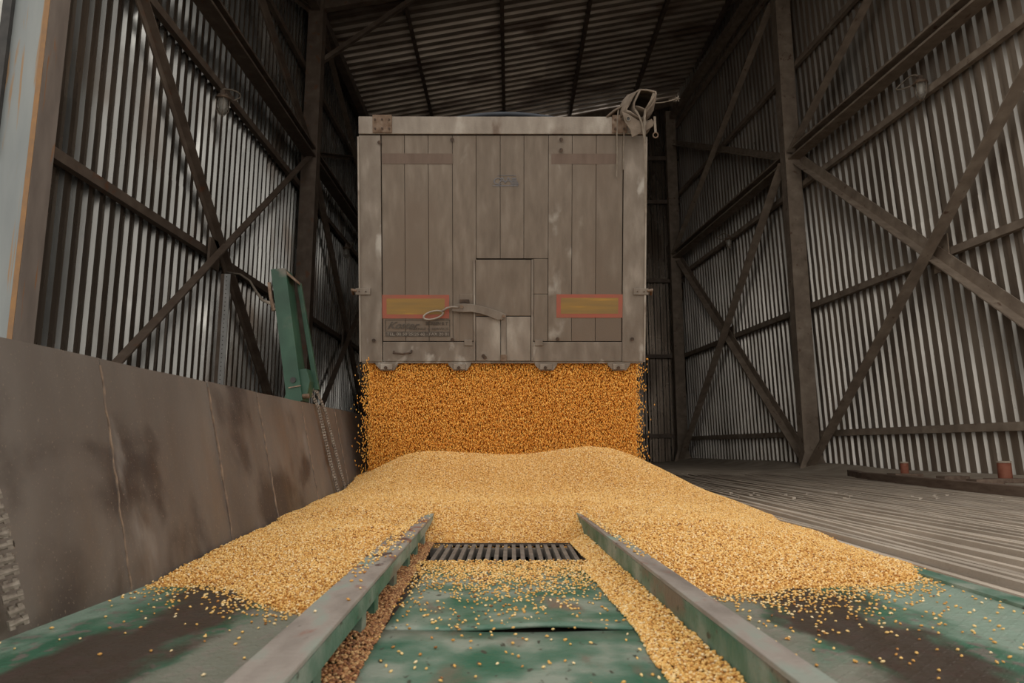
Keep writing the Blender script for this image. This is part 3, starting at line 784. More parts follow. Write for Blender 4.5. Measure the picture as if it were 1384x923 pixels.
def pile_z(X, Y):
    sh = X.shape; x = X.reshape(-1); y = Y.reshape(-1); out = np.zeros(len(x))
    for s in range(0, len(x), 20000):
        e = s + 20000
        out[s:e] = tps((x[s:e, None] - cx) ** 2 + (y[s:e, None] - cy) ** 2) @ W_[:len(P)] + W_[len(P)] + W_[len(P) + 1] * x[s:e] + W_[len(P) + 2] * y[s:e]
    z = out + (vnoise(x, y, 3.1, 21) - .5) * .02 + (vnoise(x, y, 9, 22) - .5) * .008
    cut = (np.abs(x) < .45) & (y < 3.86)
    z = np.where(cut, z * smooth(3.66, 3.86, y), z)
    return z.reshape(sh)
def in_open(X, Y): return (X > -.40) & (X < .42) & (Y < 3.69)
def pile_keep(X, Y, Z):
    wallx = -1.33 - .23 * np.maximum(Z, 0)
    railL = (X > -.475 - .029 * (Y - .9)) & (X < -.352 - .0245 * (Y - .4)) & (Y < 3.9) & (Z < .13)
    return (Z > -.02) & ~in_open(X, Y) & (X > wallx + .0)
me_p = grid_mesh('maize_pile', np.arange(-1.62, 2.3, .03), np.arange(1.5, 8.2, .03), pile_z, M['grain_base'], pile_keep)
co = np.zeros(len(me_p.vertices) * 3); me_p.vertices.foreach_get('co', co); co = co.reshape(-1, 3)
edge = smooth(-.012, .022, co[:, 2] + (vnoise(co[:, 0], co[:, 1], 16, 4) - .5) * .03)
den = np.where(co[:, 1] > 6.7, .15, 1.0) * np.clip(edge, .02, 1)
# sink the body slightly below the kernels
co2 = co.copy(); co2[:, 2] -= .006
co2[:, 2] = np.where(co[:, 2] < .004, np.minimum(co2[:, 2], -.02), co2[:, 2])
me_p.vertices.foreach_set('co', co2.reshape(-1)); me_p.update()
at = me_p.attributes.new('density', 'FLOAT', 'POINT'); at.data.foreach_set('value', den.astype(np.float32))
pile = tag(put('maize_pile', me_p), 'broad heap of yellow maize kernels spreading under the trailer tailgate', 'maize', kind='stuff')
kern = put('kernel', kernel_mesh('kernel', M['kernel'], .0047, .0058, .0031), pile, (0, 6.6, .2))
add_gn(pile, instancer('pile_kernels', kern, 'faces', 24000, offs=((-.003, -.003, -.002), (.003, .003, .008)), attr='density'))

# loose kernels on the decks (vertex cloud -> kernels)
def scatter(name, pts, label, src, cat='maize', tilt=.5):
    me = bpy.data.meshes.new(name); me.from_pydata([tuple(p) for p in pts], [], []); me.update()
    o = tag(put(name, me), label, cat, kind='stuff')
    add_gn(o, instancer(name, src, 'points', tilt=tilt))
    return o
def rnd(n): return rng.random(n)
def pile_s(x, y): return pile_z(np.array(x), np.array(y))
pts = []
# left deck: fading out from the toe of the heap
n = 13000; x = -1.32 + .88 * rnd(n); y = .9 + 1.9 * rnd(n); z = pile_s(x, y)
pr_ = np.exp(-np.maximum(-z - .004, 0) / .0105) * (z < .008) * (.35 + vnoise(x, y, 9, 2)) * .45 + .004
k = rnd(n) < pr_; L_pts = np.c_[x, y, np.maximum(z * 0, 0) + .004][k]
scatter('spilled_maize', L_pts, 'loose maize kernels scattered on the green deck by the steel barrier', kern)
n = 23000; x = .53 + 1.12 * rnd(n); y = .9 + 2.1 * rnd(n); z = pile_s(x, y)
pr_ = np.exp(-np.maximum(-z - .003, 0) / .016) * (z < .008) * (.35 + vnoise(x, y, 9, 12)) * .6 + .006 + .022 * smooth(1.3, 2.2, y) * smooth(.6, .9, x)
k = rnd(n) < pr_
scatter('spilled_maize', np.c_[x, y, x * 0 + .004][k], 'loose maize kernels scattered on the green deck right of the right rail', kern)
# centre: thick drift in front of the pit, thinning over the plate
n = 21000; x = -.40 + .80 * rnd(n); y = 1.1 + 2.0 * rnd(n)
d_ = (3.09 - y)
pr_ = np.exp(-(d_ / (.30 + .10 * np.sin(x * 6 + 1))) ** 1.5) * 1.0 + np.exp(-d_ / .38) * .42 * (.3 + 1.2 * vnoise(x, y, 12, 31)) * np.where(x < .05, 1.15, .8) + .0045
k = rnd(n) < pr_
C_pts = np.c_[x, y, .004 + .012 * rnd(n) * np.clip(1 - d_ / .25, 0, 1)][k]
scatter('spilled_maize', C_pts, 'loose maize kernels thinning out on the green plate before the pit grating', kern)
# drift along the right rail
n = 20000; y = .5 + 3.2 * rnd(n); xr = .468 - .030 * (y - 1.2); wdt = .085 + .035 * vnoise(y * 0, y, 3, 7) + .03 * smooth(2.2, 2.9, y) - .055 * smooth(2.95, 3.1, y)
x = xr - wdt * rnd(n) ** 1.2; h_ = .042 * np.clip(1 - (xr - x) / wdt, 0, 1) + .003
scatter('maize_drift', np.c_[x, y, h_ * (.55 + .5 * rnd(n)) + .003], 'long drift of maize kernels along the foot of the right rail', kern)
# dirty drift below the left rail
kold = put('kernel', kernel_mesh('kernel', M['kernel_old'], .0050, .0060, .0033), None, (0, 0, 0))
n = 11000; y = .5 + 3.2 * rnd(n); xl = -.352 - .0245 * (y - .4)
x = xl - .10 + (.125 + .02 * vnoise(y * 0, y, 4, 9)) * rnd(n); h_ = .03 * np.clip((xl + .03 - x) / .13, 0, 1)
od = scatter('maize_drift', np.c_[x, y, h_ * (.4 + .6 * rnd(n)) + .004], 'reddish-brown drift of dirty maize kernels below the left rail', kold)
kold.parent = od; kold.location = (-.42, .6, .008)
# kernels lying on the rail caps
n = 3500; y = 1.5 + 2.5 * rnd(n); u_ = rnd(n); x = (-.352 - .0245 * (y - .4)) * (1 - u_) + (-.462 - .029 * (y - .9)) * u_
k = rnd(n) < (smooth(1.9, 3.2, y) * (.10 + .9 * (u_ > .45)) * (.2 + 1.1 * vnoise(x * 3, y, 5, 3)) * .75 + .003)
scatter('spilled_maize', np.c_[x, y, x * 0 + .124][k], 'loose maize kernels lying on top of the left rail', kern)
n = 1500; y = 2.0 + 2.0 * rnd(n); u_ = rnd(n); x = (.472 - .03 * (y - 1.2)) + .06 * u_
k = rnd(n) < (smooth(2.2, 3.6, y) * (u_ > .3) * .45)
scatter('spilled_maize', np.c_[x, y, x * 0 + .124][k], 'loose maize kernels lying on top of the right rail', kern)

# falling maize: a thick body with kernels flying in front and at its edges
cxs = np.linspace(-1.27, 1.13, 60); czs = np.linspace(.1, 1.50, 40)
vs = []; fs = []
for zz in czs:
    for xx in cxs:
        e_ = (1.5 - zz)
        vs.append((xx * (1 - .012 * e_) - .0, 6.20 + .05 * e_ * e_ * .3 + .03 * float(vnoise(np.array(xx), np.array(zz * .3), 4, 5)), zz))
nf = len(cxs); nz_ = len(czs)
back = [(v[0], 6.62 + (1.5 - v[2]) * .05, v[2]) for v in vs]
o_ = len(vs)
for j_ in range(nz_ - 1):
    for i_ in range(nf - 1):
        a_ = j_ * nf + i_
        fs.append((a_, a_ + 1, a_ + nf + 1, a_ + nf)); fs.append((o_ + a_, o_ + a_ + nf, o_ + a_ + nf + 1, o_ + a_ + 1))
for j_ in range(nz_ - 1):
    a_ = j_ * nf; fs.append((a_, a_ + nf, o_ + a_ + nf, o_ + a_)); a_ += nf - 1; fs.append((a_, o_ + a_, o_ + a_ + nf, a_ + nf))
for i_ in range(nf - 1):
    fs.append((i_, o_ + i_, o_ + i_ + 1, i_ + 1)); a_ = (nz_ - 1) * nf + i_; fs.append((a_, a_ + 1, o_ + a_ + 1, o_ + a_))
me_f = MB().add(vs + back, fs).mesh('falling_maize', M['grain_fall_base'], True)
cof = np.zeros(len(me_f.vertices) * 3); me_f.vertices.foreach_get('co', cof); cof = cof.reshape(-1, 3)
df = np.where(cof[:, 1] < 6.4, 1.0, .12).astype(np.float32)
at = me_f.attributes.new('density', 'FLOAT', 'POINT'); at.data.foreach_set('value', df)
fall = tag(put('falling_maize', me_f), 'orange curtain of maize kernels pouring out below the tailgate', 'falling maize', kind='stuff')
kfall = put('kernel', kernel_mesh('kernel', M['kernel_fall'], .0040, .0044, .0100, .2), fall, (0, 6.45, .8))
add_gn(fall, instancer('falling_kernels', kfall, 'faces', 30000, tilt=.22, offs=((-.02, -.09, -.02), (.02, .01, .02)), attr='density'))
# stray kernels flying off both edges
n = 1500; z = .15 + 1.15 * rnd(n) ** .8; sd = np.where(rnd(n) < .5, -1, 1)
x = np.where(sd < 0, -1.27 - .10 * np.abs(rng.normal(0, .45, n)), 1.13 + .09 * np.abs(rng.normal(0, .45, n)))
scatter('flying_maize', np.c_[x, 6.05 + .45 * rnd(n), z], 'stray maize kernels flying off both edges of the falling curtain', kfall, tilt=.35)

# ------------------------------------------------------------------ tipping trailer
tr = tag(empty('tipping_trailer', (-.075, 6.5, 0)), 'tipped grain trailer with a dust-covered aluminium tailgate', 'trailer')
TW = 2.55; tilt = math.atan2(5.68 - 6.11, 3.39 - 1.26)
tg_loc = Vector((-.075, 6.11, 1.26))
TL = math.hypot(.43, 2.13)
def X_(px): return (px - 678.7) * .00659
def Z_(py): return (489 - py) * .00659
tg = MB().box((X_(486), .02, 0), (X_(872), .05, TL)).build('tailgate', M['joint'], tr)
tg.location = tg_loc - tr.location
tg.rotation_euler = (-tilt, 0, 0)
tg['label'] = 'vertical-planked aluminium tailgate'
def tp(name, px0, py0, px1, py1, d, mat, th=None, bevel=.0, back=.02):
    """a piece on the tailgate between two photo-derived corners, d proud"""
    return MB().box((X_(min(px0, px1)), -d, Z_(max(py0, py1))), (X_(max(px0, px1)), back if th is None else -d + th, Z_(min(py0, py1)))).build(name, M[mat], tg, bevel=bevel)
tp('top_rail', 486, 159.5, 872, 182.5, .022, 'alu_light', bevel=.004)
tp('side_rail', 486, 184, 515, 489, .012, 'alu_frame', bevel=.003)
tp('side_rail', 842.5, 184, 872, 489, .012, 'alu_frame', bevel=.003)
seam_x = [516, 547, 579, 611.5, 643.5, 676, 708, 741, 773, 805.5, 841.5]
for a_, b_ in zip(seam_x[:-1], seam_x[1:]):
    if 640 < a_ < 710:   # planks above the hatch
        tp('plank', a_ + .28, 184, b_ - .28, 348.5, .006 + random.uniform(-.0015, .0015), 'alu', bevel=.002)
    else:
        tp('plank', a_ + .28, 184, b_ - .28, 461, .006 + random.uniform(-.0015, .0015), 'alu_scuffed' if a_ == 741 else 'alu', bevel=.002)
tp('bottom_rail', 516, 462, 640, 488.5, .012, 'alu_frame', bevel=.004)
tp('bottom_rail', 720, 462, 842, 488.5, .012, 'alu_frame', bevel=.004)
tp('plank', 721.4, 349, 740.5, 396.5, .006, 'alu', bevel=.002)
tp('side_trim', 871.6, 186, 873.8, 489, .02, 'alu_light'); tp('side_trim', 484.2, 186, 486.4, 489, .02, 'alu_light')
tp('bottom_lip', 487, 488.7, 871, 491.2, .004, 'alu_frame')
# hatch and chute panels
tp('hatch_frame', 718.2, 384 - 34, 721, 488, .016, 'alu_light', bevel=.002); tp('hatch_frame', 639.6, 350, 642, 488, .016, 'alu_light', bevel=.002)
tp('hatch_panel', 642.6, 350.5, 717.8, 426.5, .013, 'alu', bevel=.004)
tp('chute_panel', 643, 427.5, 676.5, 488, .013, 'alu_light', bevel=.004)
tp('chute_panel', 684, 427.5, 717.5, 488, .013, 'alu_light', bevel=.004)
tp('hatch_stile', 721.4, 397, 740.6, 461, .009, 'alu', bevel=.003); tp('hatch_stile', 621, 397, 639, 461, .009, 'alu', bevel=.003)
# vertical bar and curved locking lever
MB().box((X_(677), -.034, Z_(486)), (X_(684), -.014, Z_(424))).build('lever_bar', M['alu_frame'], tg, bevel=.003)
MB().box((X_(676.5), -.040, Z_(488)), (X_(685), -.012, Z_(479))).build('bar_foot', M['rusty'], tg, bevel=.003)
up = [(611, 414), (618, 410.5), (627, 409.5), (637, 410.5), (650, 413), (664, 417), (676, 421), (682, 424)]
lo = [(611, 420), (618, 421), (627, 421.5), (637, 421), (650, 423.5), (662, 427.5), (673, 432), (681, 431)]
vs = []; 
for (a_, b_), (c_, d_) in zip(up, lo):
    for y in (-.052, -.036): vs += [(X_(a_), y, Z_(b_)), (X_(c_), y, Z_(d_))]
fs = []
for i in range(len(up) - 1):
    q = 4 * i; r_ = q + 4
    fs += [(q, q + 1, r_ + 1, r_), (q + 2, r_ + 2, r_ + 3, q + 3), (q, r_, r_ + 2, q + 2), (q + 1, q + 3, r_ + 3, r_ + 1)]
fs += [(0, 2, 3, 1), (4 * len(up) - 4, 4 * len(up) - 3, 4 * len(up) - 1, 4 * len(up) - 2)]
MB().add(vs, fs).build('locking_lever', M['alu_frame'], tg, bevel=.003)
ring = []
for k in range(18):
    a_ = 2 * math.pi * k / 18; u_, v_ = 13.5 * math.cos(a_), 5.2 * math.sin(a_); c_, s_ = math.cos(math.radians(14)), math.sin(math.radians(14))
    ring.append((X_(585.5 + u_ * c_ + v_ * s_), -.048, Z_(425.5 - u_ * s_ + v_ * c_)))
MB().tube(ring, .0095, 6, True).build('lever_handle', M['alu_light'], tg, True)
MB().tube([(X_(x), -.048, Z_(y)) for x, y in ((597, 421), (604, 416), (611, 414.5), (620, 415))], .012, 6).build('lever_shank', M['alu_light'], tg, True)
for x, y in ((624, 414), (680.5, 427)): MB().lathe([(.016, 0), (.016, .012), (.008, .016)], (X_(x), -.064, Z_(y)), 10, 'y').build('pivot_bolt', M['rusty'], tg)
MB().box((X_(621), -.04, Z_(409)), (X_(634), -.012, Z_(404))).build('lever_bracket', M['black_rust'], tg, bevel=.004)
# reflectors
for x0, x1, y0, y1 in ((515.5, 606.5, 398, 430), (752.5, 842.5, 397, 429)):
    tp('reflector', x0, y0, x1, y1, .0095, 'red_tape', .004)
    r_ = tp('reflector_field', x0 + 6, y0 + 5, x1 - 6, y1 - 5.5, .0105, 'yellow_tape', .003)
for x0, x1 in ((517, 612), (745, 834)): tp('faded_stripe', x0, 208, x1, 222, .0085, 'faded_tape', .002)
# hinge plates with bolts
for x0, x1 in ((505, 531), (826, 846)):
    h_ = tp('hinge_plate', x0, 157.5, x1, 181.5, .032, 'rusty', .014, bevel=.004)
    for bx_ in ((x0 + 3.5, (x0 + x1) / 2, x1 - 3.5) if x0 < 600 else (x0 + 4, x1 - 4)):
        for by_ in (164, 176): MB().lathe([(.009, 0), (.009, .007), (.004, .010)], (X_(bx_), -.042, Z_(by_)), 8, 'y').build('bolt', M['black_rust'], tg)
for x, y in ((514, 194), (611.5, 190), (758, 190), (758, 204), (504, 460), (611, 459), (754, 458), (855.5, 458), (655, 483), (653, 481)):
    MB().lathe([(.018, 0), (.016, .006), (.007, .013)], (X_(x), -.026, Z_(y)), 9, 'y').build('bolt', M['black_rust'], tg)
for x in (627, 723):
    MB().box((X_(x), -.024, Z_(467)), (X_(x + 11), -.010, Z_(459))).build('stop_block', M['alu_frame'], tg, bevel=.003)
MB().tube([(X_(531), -.01, Z_(475)), (X_(531), -.05, Z_(476.5)), (X_(543), -.055, Z_(478)), (X_(555), -.05, Z_(476.5)), (X_(555), -.01, Z_(474))], .009, 6).build('grab_handle', M['black_rust'], tg, True)
# four lower latch shoes
for x in (521, 620.5, 738.5, 838):
    l_ = MB().slab([(X_(x - 16), Z_(490)), (X_(x + 16), Z_(490)), (X_(x + 15), Z_(494)), (X_(x + 10), Z_(501)), (X_(x - 8), Z_(501)), (X_(x - 15), Z_(494))], -.01, .04).build('latch_shoe', M['alu_frame'], tg, bevel=.003)
    q = MB().box((X_(x - 8), -.022, Z_(499.5)), (X_(x + 8), -.008, Z_(492))).build('latch_plate', M['alu_light'], tg, bevel=.002)
    MB().lathe([(.015, 0), (.015, .008), (.006, .012)], (X_(x - 1), -.033, Z_(497)), 9, 'y').build('bolt', M['black_rust'], tg)
# side latches
for s, x in ((-1, 490), (1, 867)):
    MB().box((X_(x - 10), -.028, Z_(398)), (X_(x + 10), -.012, Z_(389))).build('side_latch', M['alu_frame'], tg, bevel=.003)
    MB().tube([(X_(x + s * 8), -.02, Z_(393)), (X_(x + s * 15), -.02, Z_(391)), (X_(x + s * 15), .03, Z_(397))], .014, 6).build('latch_hook', M['rusty'], tg, True)
    for q in (-5, 4): MB().lathe([(.006, 0), (.006, .006)], (X_(x + q), -.034, Z_(393.5)), 8, 'y').build('bolt', M['black_rust'], tg)
# company sign: thin black frame, script name, small lines, dark telephone strip
def frame_px(x0, y0, x1, y1, w, d, mat):
    mb = MB()
    for a_ in ((x0, y0, x1, y0 + w), (x0, y1 - w, x1, y1), (x0, y0, x0 + w, y1), (x1 - w, y0, x1, y1)):
        mb.box((X_(a_[0]), -d, Z_(a_[3])), (X_(a_[2]), -d + .003, Z_(a_[1])))
    return mb.build('sign_frame', M[mat], tg)
frame_px(519.5, 431.5, 607.5, 454.5, .8, .0095, 'ink')
tp('sign_strip', 519.8, 448, 607.3, 454.2, .0092, 'ink', .003)
def text(s, px, py, size_px, mat, d=.0105, shear=0.0, width=None, bold=0.0, nm='lettering'):
    c = bpy.data.curves.new('lettering', 'FONT'); c.body = s; c.size = size_px * .00659 * 1.38; c.shear = shear; c.extrude = .0006; c.offset = bold
    c.materials.append(M[mat])
    o = bpy.data.objects.new(nm, c); COL.objects.link(o)
    bpy.context.view_layer.update()
    sx = 1.0
    if width: sx = width * .00659 / max(o.dimensions.x, 1e-4)
    dg_ = bpy.context.evaluated_depsgraph_get()
    me = bpy.data.meshes.new_from_object(o.evaluated_get(dg_))
    bpy.data.objects.remove(o)
    o = bpy.data.objects.new(nm, me); COL.objects.link(o)
    o.parent = tg; o.location = (X_(px), -d, Z_(py)); o.rotation_euler = (math.pi / 2, 0, 0); o.scale = (sx, 1, 1)
    return o
text('Koster', 522, 443.8, 9.5, 'ink', shear=.5, width=44, bold=.002)
text('B\u00d6RSEN & T', 574.5, 438.8, 4.3, 'ink', width=30, bold=.001)
text('LIZENSE & SERVICE', 552, 445.6, 3.2, 'ink', width=53)
text('TEL. 00 50 25/25 60 - FAX 20 01', 521.5, 453.2, 4.0, 'print_pale', d=.0112, width=84)
# faded blue emblem
text('C', 666, 249.5, 9.5, 'blue_ink', width=11, d=.009); text('A', 674, 247.5, 8.5, 'blue_ink', width=10, d=.009); text('A', 682, 247.5, 8.5, 'blue_ink', width=10, d=.009)
mb = MB()
for k in range(5): mb.box((X_(690 + k * .4), -.009, Z_(249.5 - k * 1.9)), (X_(701 - k * .8), -.007, Z_(248.3 - k * 1.9)))
mb.box((X_(666), -.009, Z_(251.5)), (X_(700), -.007, Z_(250.2))).box((X_(672), -.009, Z_(237.6)), (X_(697), -.007, Z_(236.9)))
mb.build('emblem', M['blue_ink'], tg)

# body of the trailer, tipped more steeply than the hanging tailgate
body_tilt = math.radians(23.5); hinge = Vector((-.075, 5.74, 3.36))
Rb = Matrix.Translation(hinge - tr.location) @ Matrix.Rotation(body_tilt, 4, 'X')
def body(name, a_, b_, mat): 
    return MB().box(a_, b_, Rb).build(name, M[mat], tr)
BW = TW / 2
body('body_side', (-BW + .01, 0, -2.05), (-BW + .05, 8.4, -.02), 'alu_frame'); body('body_side', (BW - .05, 0, -2.05), (BW - .01, 8.4, -.02), 'alu_frame')
body('body_floor', (-BW + .01, 0.0, -2.12), (BW - .01, 8.4, -2.05), 'alu_frame'); body('body_front', (-BW + .01, 8.36, -2.05), (BW - .01, 8.4, 0), 'alu_frame')
body('top_bow', (-BW, 0, -.06), (BW, .08, -.0), 'alu_light'); body('cover', (-BW + .03, .1, -.05), (BW - .03, 8.4, -.02), 'tarp')
g_ = MB().box((-BW + .06, .15, -2.05), (BW - .06, 8.3, -.5), Rb).build('grain_load', M['grain_base'], tr)
for s in (-1, 1):
    for k in range(9): MB().box((s * (BW + .0) - .02, .3 + k * .95, -2.1), (s * BW + .02, .36 + k * .95, -.03), Rb).build('side_rib', M['alu_frame'], tr)
MB().bar((1.235 , -.02, 1.22), (1.235, .05, .30), .03, .10, (0, 1, 0)).build('side_apron', M['alu_frame'], tr)
# chassis behind the heap
for x in (-.45, .45): MB().box((x - .06, .6, .85), (x + .06, 8.6, 1.1)).build('chassis_rail', M['dark'], tr)
for y in (1.6, 2.95, 4.3):
    MB().tube([(-1.0, y, .52), (1.0, y, .52)], .06, 8).build('axle', M['dark'], tr)
    for s in (-1, 1):
        MB().lathe([(.28, -.17), (.46, -.16), (.51, -.10), (.51, .10), (.46, .16), (.28, .17)], (s * .98, y, .52), 28, 'x').build('wheel', M['tyre'], tr, True)
        MB().lathe([(.26, -.1), (.28, -.08), (.28, .08), (.26, .1), (.1, .05)], (s * .98, y, .52), 20, 'x').build('wheel_rim', M['alu_frame'], tr)
MB().box((-.3, 8.2, .6), (.3, 8.5, 3.9), None).build('tipping_ram', M['alu_frame'], tr)
MB().box((-1.1, 8.8, .5), (1.1, 10.8, 2.9)).build('tractor_cab', M['frame'], tr, bevel=.1)

# ------------------------------------------------------------------ tarpaulin bundle, straps, rope and hose on the trailer top
def W(px, py, d=0.0):   # point on the tailgate plane (world), d towards the camera
    return tg_loc + Matrix.Rotation(-tilt, 3, 'X') @ Vector((X_(px), -d, Z_(py)))
tb = tag(empty('tarpaulin_bundle', W(850, 160)), 'brown folded tarpaulin bundle with straps on the trailer top corner', 'tarpaulin')
tb.rotation_euler = (-tilt, 0, 0)
ox, oz = X_(850), Z_(160)
def pth(l): return [(X_(a_) - ox, Z_(b_) - oz) for a_, b_ in l]
def fold(nm, A_, B_, y0_, y1_, th=.012, wob=.004): return MB().loft(pth(A_), pth(B_), y0_, y1_, th, wob).build(nm, M['tarp'], tb, True)
# the wide outer band: its front edge lies inside the back edge, so the cloth shows
fold('outer_fold', [(843, 158), (843, 154), (846, 147), (850, 140), (855, 133), (861, 129), (870, 130), (880, 132.5), (880, 140), (876, 148), (870, 154), (868, 159)],
     [(836, 162), (837, 152), (838, 144), (842, 137), (848, 131), (858, 127), (870, 128), (882, 131), (883, 141), (881, 150), (876, 158), (872, 164)], -.14, .0, .014)
fold('outer_fold', [(836, 162), (837, 152), (838, 144), (842, 137), (848, 131), (858, 127), (870, 128), (882, 131), (883, 141), (881, 150), (876, 158), (872, 164)],
     [(828, 166), (834, 156), (838, 148), (843, 142), (850, 136), (859, 132), (868, 133), (878, 136), (878, 144), (876, 152), (872, 158), (868, 164)], .0, .45, .016)
fold('outer_fold', [(819, 160), (828, 153), (838, 146), (842, 150), (840, 158)], [(812, 164), (822, 158), (836, 150), (842, 152), (846, 160)], -.04, .35, .016)
fold('inner_fold', [(860, 130.5), (856, 138), (853, 147), (852, 153), (856, 159), (861, 168), (864, 178)],
     [(855, 131), (850, 138), (846, 146), (845, 153), (848, 161), (855, 170), (860, 180)], -.15, .0, .010)
fold('inner_fold', [(853, 150), (859, 151), (866, 153), (869, 155), (866, 162), (863, 168)], [(851, 160), (857, 162), (864, 164), (868, 166), (866, 170), (863, 174)], -.12, .10, .012)
fold('inner_fold', [(868, 154), (873, 146), (876, 141), (880, 136), (881, 133)], [(867, 166), (875, 160), (880, 153), (882, 146), (882.5, 140)], -.15, -.02, .012)
fold('inner_fold', [(842, 157), (847, 159), (853, 162), (860, 167)], [(838, 163), (846, 167), (853, 170), (861, 174)], -.15, -.03, .012)
fold('under_fold', [(824, 161), (836, 161), (850, 164), (866, 168), (880, 166)], [(822, 170), (836, 170), (850, 172), (866, 174), (880, 172)], .02, .40, .05, .006)
MB().slab(pth([(836, 158), (845, 162), (863, 173), (865, 184), (850, 192), (847, 182), (840, 172)]), -.155, -.14).build('flap', M['tarp'], tb, bevel=.004)
MB().slab(pth([(867, 176), (876, 166), (880, 171), (878, 176), (868, 183)]), -.12, -.10).build('flap', M['tarp'], tb, bevel=.004)
c_ = pth([(844.3, 168)])[0]
MB().tube([(c_[0] + .018 * math.cos(t_), -.158, c_[1] + .018 * math.sin(t_)) for t_ in np.linspace(0, 2 * math.pi, 12, endpoint=False)], .004, 6, True).build('eyelet', M['strap'], tb, True)
MB().lathe([(.014, 0), (.014, .002)], (c_[0], -.157, c_[1]), 12, 'y').build('eyelet_hole', M['dark'], tb)
def strap(pts_, y, w=.018, nm='strap'):
    p_ = pth(pts_); mb = MB()
    for (a_, b_), (c2, d2) in zip(p_[:-1], p_[1:]): mb.bar((a_, y, b_), (c2, y, d2), w, .006, (0, 1, 0))
    return mb.build(nm, M['strap'], tb)
strap([(878, 134), (874, 145), (867, 156), (866, 170), (866, 186), (866.5, 200), (868, 225), (868, 260), (869, 290)], -.14)
strap([(853, 157), (858, 164), (862, 174), (864, 186), (866, 198)], -.165, .014)
strap([(834, 150), (833, 165), (832.5, 184), (833, 205), (832.5, 240)], -.03, .010)
strap([(842, 180), (841.5, 200), (841.5, 230)], -.03, .010)
MB().tube([Vector((c_[0] + X_(881.5) - X_(844.3) + .022 * math.cos(t_), -.12, c_[1] - .13 + .022 * math.sin(t_))) for t_ in np.linspace(0, 2 * math.pi, 14, endpoint=False)], .006, 6, True).build('ring', M['rusty'], tb, True)
MB().bar((c_[0] + X_(880) - X_(844.3), -.12, c_[1] + .03), (c_[0] + X_(881.5) - X_(844.3), -.12, c_[1] - .11), .02, .006, (0, 1, 0)).build('strap', M['strap'], tb)
p0, p1 = W(882, 138.5, -.05), W(915, 134, .0); 
mb = MB().tube([p0.lerp(p1, t_) + Vector((0, 0, -.012 * math.sin(math.pi * t_))) for t_ in np.linspace(0, 1, 7)], .0045, 5)
for k in range(5): mb.tube([p1, p1 + Vector((.02 * math.cos(k * 1.3), .01, .03 * math.sin(k * 1.3)))], .004, 4)
tag(mb.build('rope', M['strap']), 'short frayed rope sticking out from the tarpaulin bundle', 'rope')
hp = [W(608 + 150 * t_, 159.5 - 8.5 * math.sin(math.pi * t_) ** .8, -.10) for t_ in np.linspace(0, 1, 19)]
tag(MB().tube(hp, .021, 10).build('hose', M['hose'], None, True), 'dark blue-grey hose arching over the top edge of the tailgate', 'hose')

# ------------------------------------------------------------------ green arm, chains, post and cable by the left wall
ga = tag(empty('ramp_arm', (-1.66, 5.1, .6)), 'green steel box arm leaning up behind the steel barrier', 'steel arm')
def A(px, py, y=5.1):
    c_, s_ = math.cos(math.radians(8.78)), math.sin(math.radians(8.78)); u_ = (px - 690) / 923; v_ = (461.5 - py) / 923
    r_ = Vector((u_, c_ - v_ * s_, s_ + v_ * c_)); t_ = y / r_.y
    return Vector((u_ * t_, y, .5 + r_.z * t_)) - ga.location
def quadbar(ptsf, y0_, y1_, nm, mat='green', bevel=.004):
    f_ = [A(*p) for p in ptsf]; n = len(f_)
    vs = [Vector((p.x, y0_, p.z)) for p in f_] + [Vector((p.x, y1_, p.z)) for p in f_]
    fs = [(i, (i + 1) % n, n + (i + 1) % n, n + i) for i in range(n)] + [tuple(range(n))[::-1], tuple(range(n, 2 * n))]
    return MB().add(vs, fs).build(nm, M[mat], ga, bevel=bevel)
quadbar([(367, 365), (385, 363), (410, 560), (391, 562)], -.02, .02, 'front_plate')
quadbar([(384, 363), (387, 364), (410, 542), (407, 542)], -.02, .16, 'side_plate')
quadbar([(383.5, 363), (399.5, 378), (399.5, 381), (383.5, 368)], .0, .16, 'end_plate', 'rusty')
quadbar([(394, 376), (399.5, 377), (425, 525), (418, 525)], .12, .16, 'rear_flange')
quadbar([(384, 540), (391, 520), (396, 520), (396, 560), (380, 560)], -.01, .14, 'foot_plate')
quadbar([(400, 500), (414, 498), (419, 515), (415, 536), (402, 538)], .0, .12, 'foot_plate')
c_ = A(397.5, 514)
MB().lathe([(.022, 0), (.022, .006)], (c_.x, -.028, c_.z), 16, 'y').build('pin_hole', M['dark'], ga)
MB().bar(A(391.5, 524.5) + Vector((0, -.024, 0)), A(408, 521.5) + Vector((0, -.024, 0)), .008, .008).build('weld_line', M['weld'], ga)
MB().tube([A(364, 382), A(366, 400), A(370, 420), A(373, 418)], .014, 6).build('side_pipe', M['rusty'], ga, True)
MB().tube([A(404, 536), A(418, 535)], .018, 8).build('pivot_roller', M['rusty'], ga, True)

